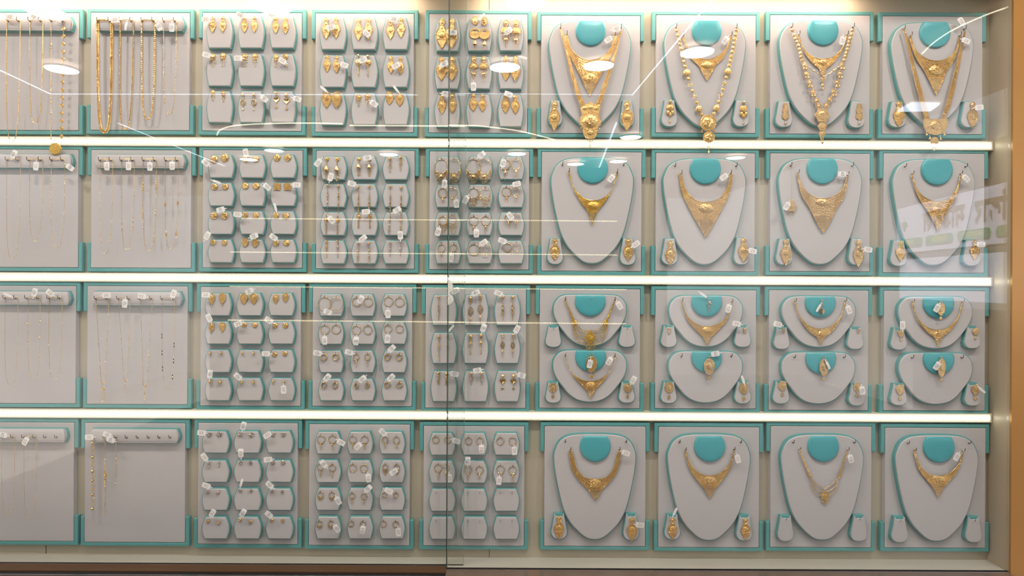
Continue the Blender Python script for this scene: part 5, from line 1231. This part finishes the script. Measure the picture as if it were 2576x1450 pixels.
for nm, cx, cz, rr in (('medallion', 565, 1112, 20), ('lower_medallion', 572, 1245, 14)):
    c = T(cx, cz); b = P[nm]; plate(b, [(c[0] + rr * math.cos(t), c[1] + rr * math.sin(t)) for t in np.linspace(0, 2 * PI, 20)[:-1]], 2, 1.2); filig(b, c[0], c[1], rr * .85, rr * .85, 5.5, r=1.2)
    for i in range(5): a = 2 * PI * i / 5; b.ell(c[0] + rr * .42 * math.cos(a), c[1] + rr * .42 * math.sin(a), 5, rr * .34, rr * .13, 1.3, a + .5)
for x, z in ((508, 1190), (627, 1188)): q = T(x, z); P['drops'].ell(q[0], q[1], 2, 2.2, 4.4, 2)
for x in (552, 590): q = T(x, 1315); P['drops'].ring(q[0], q[1], 4.2, .6, 1.4, seg=12)
q = T(572, 1345); P['drops'].ring(q[0], q[1], 2.6, .6, 1.4, seg=10); q = T(572, 1385); P['drops'].ell(q[0], q[1], 2, 2.2, 4.6, 2); P['drops'].tube([(q[0], 1.4, q[1] - 9), (q[0], 1.4, q[1])], .5, 4)
finish(r, P, 'long necklace of gold coins, stars and rosettes, seventh board, top row', 'necklace', 'long necklaces on the top row', 'gold', kl)
# eighth board: pale hexagon necklace with festoon
r, P, T, sc = longneck((1, 8), 'A6', (270, 230))
La = [(270, 245), (286, 290), (300, 325), (313, 355), (326, 390), (337, 425), (347, 460), (355, 495), (363, 530)]; Ra = [(830, 245), (822, 285), (812, 322), (803, 355), (793, 390), (785, 425), (775, 460), (766, 490), (757, 525)]
for lst in (La, Ra):
    P['chain'].tube([(T(x, y)[0], 1, T(x, y)[1]) for x, y in lst], .5, 4)
    for x, y in lst: q = T(x, y); filig(P['flower_links'], q[0], q[1], 4.6, 4.6, 3, r=.7)
Lb = [(385, 572), (405, 655), (435, 740), (465, 825), (500, 905), (520, 955)]; Rb = [(735, 570), (715, 650), (690, 735), (660, 820), (625, 895), (592, 950)]
for lst in (Lb, Rb):
    P['chain'].tube([(T(x, y)[0], 1, T(x, y)[1]) for x, y in lst], .6, 4)
    for i, (x, y) in enumerate(lst):
        q = T(x, y); plate(P['plaques'], [(q[0] + 6.6 * math.cos(j * PI / 3 + .5), q[1] + 7.4 * math.sin(j * PI / 3 + .5)) for j in range(6)], 1.4, .8); P['plaques'].dome(q[0], q[1], 4, 4, 1, 3)
        if i < 4:
            for s in (-13, 13): q = T(x + s + 3, y + 40); P['balls'].ball(q[0], q[1], 3.3)
fest = [(385, 575), (430, 600), (470, 630), (510, 655), (560, 680), (605, 660), (655, 625), (690, 595), (735, 570)]
P['festoon'].tube([(T(x, y)[0], 1, T(x, y)[1]) for x, y in fest], .6, 4)
for i, (x, y) in enumerate(fest[1:-1]): q = T(x, y); P['festoon'].ball(q[0], q[1], 3.0 if i in (1, 5) else 2.2)
q = T(560, 690); plate(P['small_pendant'], [(q[0] - 7, q[1]), (q[0] + 7, q[1]), (q[0], q[1] + 14)], 1.6, .9); q = T(558, 760); filig(P['small_pendant'], q[0], q[1], 4.4, 5, 3, r=.8); q = T(556, 798); P['small_pendant'].ball(q[0], q[1], 3.2)
for cx, cz, rr, nm in ((552, 1040, 19, 'medallion'), (555, 1145, 12, 'lower_medallion'), (552, 1215, 8, 'lower_medallion')):
    c = T(cx, cz); b = P[nm]; plate(b, [(c[0] + rr * (1 if j % 2 == 0 else .82) * math.cos(j * PI / 6), c[1] + rr * (1 if j % 2 == 0 else .82) * math.sin(j * PI / 6)) for j in range(12)], 1.8, 1.0); filig(b, c[0], c[1], rr * .75, rr * .75, 4, r=1)
q = T(552, 1258); P['tail'].ring(q[0], q[1], 3.6, .8, 1.5, seg=12); q = T(552, 1300); P['tail'].ball(q[0], q[1], 3.2); P['tail'].tube([(T(552, 1235)[0], 1.4, T(0, 1235)[1]), (q[0], 1.4, q[1])], .6, 4)
finish(r, P, 'long pale gold necklace with star-shaped pendant and bead festoon, eighth board, top row', 'necklace', 'long necklaces on the top row', 'gold3', kl)
# rightmost board: ribbed ribbon with crescent pendant
r, P, T, sc = longneck((1, 9), 'A7', (266, 262))
ribbon(P['strand'], [T(*p) for p in [(266, 272), (310, 430), (350, 600), (400, 790), (440, 940), (468, 1040), (478, 1085)]], [4, 6.5, 9.5, 12, 12, 13])
ribbon(P['strand_mate'], [T(*p) for p in [(822, 282), (790, 430), (755, 600), (710, 800), (670, 960), (642, 1040), (634, 1085)]], [4, 6.5, 9.5, 12, 12, 13])
c = T(555, 1150); b = P['crescent_pendant']
outer = [(c[0] + 30.5 * math.cos(t), c[1] - 8 + 30 * math.sin(t)) for t in np.linspace(-.35, PI + .35, 18)]; inn = [(c[0] + 24 * math.cos(t), c[1] - 22 + 5.5 * math.sin(t)) for t in np.linspace(PI, 0, 8)]
plate(b, outer + inn, 2.2, 1.1); filig(b, c[0], c[1] - 2, 15, 13, 5.5, r=1.1)
for i in range(50): t = rj(.1, PI - .1); q = rj(.55, .95); b.ell(c[0] + 28 * q * math.cos(t), c[1] - 8 + 27 * q * math.sin(t), 2.6, rj(1, 2), rj(.6, 1), 1, rj(0, 3))
for x, z in ((472, 1215), (503, 1250), (600, 1255), (636, 1215)): q = T(x, z); jh(P['drops'], q[0], q[1], 5, 5); P['drops'].tube([(q[0], 2, q[1] - 6), (q[0], 2, q[1] + 1)], .5, 4)
c = T(548, 1290); plate(P['lower_fan'], [(c[0] + 9.5 * math.cos(t), c[1] - 3 + 8 * math.sin(t)) for t in np.linspace(-PI, 0, 12)] + [(c[0] + 9, c[1] + 5), (c[0] - 9, c[1] + 5)], 1.6, .9); fringe(P['tassel'], c[0], c[1] + 4, T(0, 1385)[1], 13, 6, True, .85)
finish(r, P, 'long ribbed gold necklace with crescent filigree pendant, rightmost board, top row', 'necklace', 'long necklaces on the top row', 'gold', kl)

# ------------------------------------------------------------ the shop in front of the case (seen as reflections in the glass)
YG = -.0575
def mirror_at(px, py, Z=None, depth=None, yg=YG):
    "real place of a thing whose reflection is seen at (px,py)"
    rx, rz = ray(px, py)
    d = (Z - CZ) / rz if Z is not None else depth
    yv = -D + d
    return Vector((rx * d, 2 * yg - yv, CZ + rz * d))
def lamp(p, rad, label, light=0):
    r = link('ceiling_lamp', None, None, p); setlab(r, label, 'ceiling light', 'round ceiling lamps of the shop')
    b = MB(); n_ = 32
    b.prism([(rad * math.cos(2 * PI * i / n_), rad * math.sin(2 * PI * i / n_)) for i in range(n_)], 0, .006); o = link('lamp_face', b.mesh('lamp_face', 'disc', 1), r); o.rotation_euler = (-PI / 2, 0, 0) ; o.location = (0, 0, -.012)
    b = MB(); b.ring(0, 0, rad + .006, .006, 0, seg=32); o2 = link('trim_ring', b.mesh('trim_ring', 'rail', 1), r); o2.rotation_euler = (-PI / 2, 0, 0); o2.location = (0, 0, -.008)
    if light:
        ld = bpy.data.lights.new('fill_light', 'AREA'); ld.shape = 'DISK'; ld.size = rad * 2; ld.energy = light; ld.color = (1, .91, .82)
        lo = bpy.data.objects.new('fill_light', ld); COL.objects.link(lo); lo.parent = r; lo.location = (0, 0, -.03)
SPOT = [(148, 167, 'above the left pane, over the coin chain'), (1505, 162, 'over the sixth board of the top row'), (1753, 128, 'over the seventh board of the top row'), (1270, 166, 'over the fifth board of the top row'), (1586, 343, 'at the bottom right of the sixth top board'),
        (687, 375, 'above the third board of the second row'), (624, 398, 'over the second pad of the third board, second row'), (977, 385, 'over the fourth board of the second row'), (1300, 385, 'over the fifth board of the second row'), (1448, 411, 'left of the collar, sixth board, second row'),
        (1555, 404, 'right of the collar, sixth board, second row'), (1850, 395, 'faint over the seventh board, second row'), (105, 18, 'at the top left corner'), (678, 4, 'at the top above the third board'), (1320, 2, 'at the top above the fifth board')]
for px, py, t in SPOT: lamp(mirror_at(px, py, Z=CEIL - .02), .088, 'white lamp reflected %s' % t)
for i, (x, y) in enumerate(FILL_ROW): lamp(Vector((x, y, CEIL - .002)), .09, 'added fill downlight in front of the showcase, %s from the left' % ORD[i], FILL_W)
def strip(name, pts, rad, m_, label, cat='light strip', group='ceiling light lines of the shop'):
    b = MB(); o0 = pts[0]; b.tube([((p - o0).x, -(p - o0).y, -(p - o0).z) for p in pts], rad, 6)
    o = link(name, b.mesh(name, m_, 1), None, o0); setlab(o, label, cat, group)
mz = lambda L: [mirror_at(x, y, Z=CEIL - .03) for x, y in L]
strip('cove_light', mz([(-60, 152), (0, 177), (121, 234)]), .0045, 'cove', 'cool white light line slanting in from the left edge')
strip('cove_light', mz([(121, 234), (600, 235), (1050, 236)]), .0028, 'cove', 'cool white light line across the third and fourth top boards')
strip('cove_light', mz([(1145, 236), (1590, 239)]), .0022, 'cove', 'fainter light line across the sixth top board')
strip('cove_light', mz([(1590, 240), (1690, 120), (1800, -12)]), .0042, 'cove', 'bright light line rising steeply over the seventh top board')
strip('cove_light', mz([(292, 308), (595, 430)]), .0045, 'cove', 'light line slanting down across the strip light at left')
strip('cove_light', mz([(595, 430), (900, 432), (1165, 433)]), .0045, 'cove', 'light line across the third and fourth boards, second row')
strip('cove_light', mz([(1200, 441), (1500, 441)]), .0042, 'cove', 'light line ending under the collar, sixth board, second row')
strip('cove_light', mz([(1500, 441), (1527, 370), (1550, 310)]), .008, 'cove', 'short steep light line over the sixth board')
strip('cove_light', mz(smooth_poly([(543, 338), (552, 325), (590, 314), (680, 309), (780, 308), (860, 310)])), .0055, 'cove_warm', 'curved warm light line along the bottom of the third top board')
strip('cove_light', mz(smooth_poly([(878, 314), (1160, 316), (1230, 320), (1310, 331), (1395, 352)])), .0055, 'cove_warm', 'warm light line bending down to the sixth top board')
strip('cove_light', mz(smooth_poly([(2556, 12), (2480, 38), (2400, 74), (2350, 106), (2318, 136)])), .0035, 'cove_warm', 'curved double light line over the rightmost top board')
yo = mirror_at(1000, 600, depth=6.2).y
# opposite showcase with its light strips
def far(px0, px1, py0, py1, label, rad=.0052):
    n_ = 10; pts = [mirror_at(px0 + (px1 - px0) * i / n_, py0 + (py1 - py0) * i / n_, depth=6.2) for i in range(n_ + 1)]
    strip('led_strip_light', pts, rad, 'led_far', label, 'strip light', 'strip lights of the opposite showcase')
far(605, 1552, 549, 557, 'reflected strip light of the opposite showcase, topmost')
far(575, 1552, 634, 642, 'reflected strip light of the opposite showcase, across the third row pads')
far(575, 1575, 721, 729, 'reflected strip light of the opposite showcase, just under the led strip')
far(570, 1575, 806, 815, 'reflected strip light of the opposite showcase, across hoop pads', .006)
c0, c1 = mirror_at(560, 480, depth=6.3), mirror_at(1640, 1200, depth=6.3)
r = link('opposite_showcase', None, None, ((c0.x + c1.x) / 2, yo - .4, 0)); setlab(r, 'dark showcase cabinet on the opposite side of the shop', 'showcase')
hw = (c1.x - c0.x) / 2 + .15
b = MB(); b.box(-hw, hw, -c0.z - .15, 0, -.25, .35); b.box(-hw, hw, -c0.z - .25, -c0.z - .15, -.25, .4); link('cabinet_body', b.mesh('cabinet_body', 'dark', 1), r)
r['label'] = 'dark showcase cabinet on the opposite side of the shop'
# sunlit facade with the pharmacy banner, outside on the right
sun = bpy.data.lights.new('daylight_sun', 'SUN'); sun.energy = SUN; sun.angle = .01; sun.color = (.93, .95, 1)
so = bpy.data.objects.new('daylight_sun', sun); COL.objects.link(so); so.location = (3, 0, 6)
so.rotation_euler = Vector((.60, -.70, -1.1)).to_track_quat('-Z', 'Y').to_euler()
fa, fb = mirror_at(2272, 660, depth=7.3), mirror_at(2600, 660, depth=5.1)
dx = Vector((fb.x - fa.x, fb.y - fa.y, 0)); wd = dx.length; ang = math.atan2(dx.y, dx.x); nv = Vector((-math.sin(ang), math.cos(ang), 0))
r = link('street_facade', None, None, (fa.x - nv.x * .06, fa.y - nv.y * .06, 0)); r.rotation_euler = (0, 0, ang)
setlab(r, 'pale shop facade outside, reflected at the right end of the glass', 'building')
b = MB(); b.box(-.02, wd + .3, -1.78, -1.30, -.09, .25); link('shutter_panel', b.mesh('shutter_panel', 'white', 1), r)
b = MB(); b.box(-.02, wd + .3, -1.22, 0, .05, .25); b.box(-.02, wd + .3, -2.75, -1.78, .05, .25); link('facade_wall', b.mesh('facade_wall', 'dark', 1), r)
r2 = link('shop_banner', None, None, (fa.x, fa.y, 0)); r2.rotation_euler = (0, 0, ang); setlab(r2, 'pharmacy banner with brown title and green pills reflected at the right', 'banner')
b = MB(); b.box(-.02, wd + .3, -2.30, -1.80, -.06, -.045); link('banner_sheet', b.mesh('banner_sheet', 'banner', 1), r2)
def btext(txt, x, z, size, m_, name):
    o = link(name, textmesh([txt], size, m_, bold=.007 if size > .2 else .001), r2, (x, .068, z)); o.rotation_euler = (0, 0, PI)
for t in (('ओंकार', wd * .84, 2.10, .27, 'brown', 'title'), ('मिेडकल', wd * .44, 2.10, .27, 'brown', 'title'), ('+', wd * .08, 2.10, .26, 'green', 'cross_sign')): btext(*t)
for i, t in enumerate(('ॲलोपॅथीक', 'आयुवेदीक', 'कॉस्मेटीक', 'जनरल')):
    x = wd * (.95 - .27 * i)
    b = MB(); b.prism([(x + q * wd * .1 + .045 * math.cos(a), -1.905 + .045 * math.sin(a)) for q, a in [(1, -PI / 2), (1, -PI / 4), (1, 0), (1, PI / 4), (1, PI / 2), (-1, PI / 2), (-1, 3 * PI / 4), (-1, PI), (-1, 5 * PI / 4), (-1, 3 * PI / 2)]], -.067, -.0605)
    link('green_pill', b.mesh('green_pill', 'green', 1), r2); btext(t, x, 1.905, .075, 'yellow', 'pill_lettering')
# square ceiling panel light
pts = [mirror_at(x, y, Z=CEIL - .02) for x, y in ((2257, 282), (2292, 263), (2363, 264), (2340, 281))]
c = sum(pts, Vector()) / 4; b = MB(); b.add([((p - c).x, -(p - c).y, 0) for p in pts] + [((p - c).x, -(p - c).y, -.015) for p in pts], [(0, 1, 2, 3), (7, 6, 5, 4), (0, 4, 5, 1), (1, 5, 6, 2), (2, 6, 7, 3), (3, 7, 4, 0)])
o = link('ceiling_panel_light', b.mesh('ceiling_panel_light', 'cove', 1), None, c); setlab(o, 'flat rectangular ceiling light reflected over the rightmost top board', 'ceiling light')
for lb, ns in LAB.items():
    if len(ns) > 1: print('DUP', lb, ns[:4])
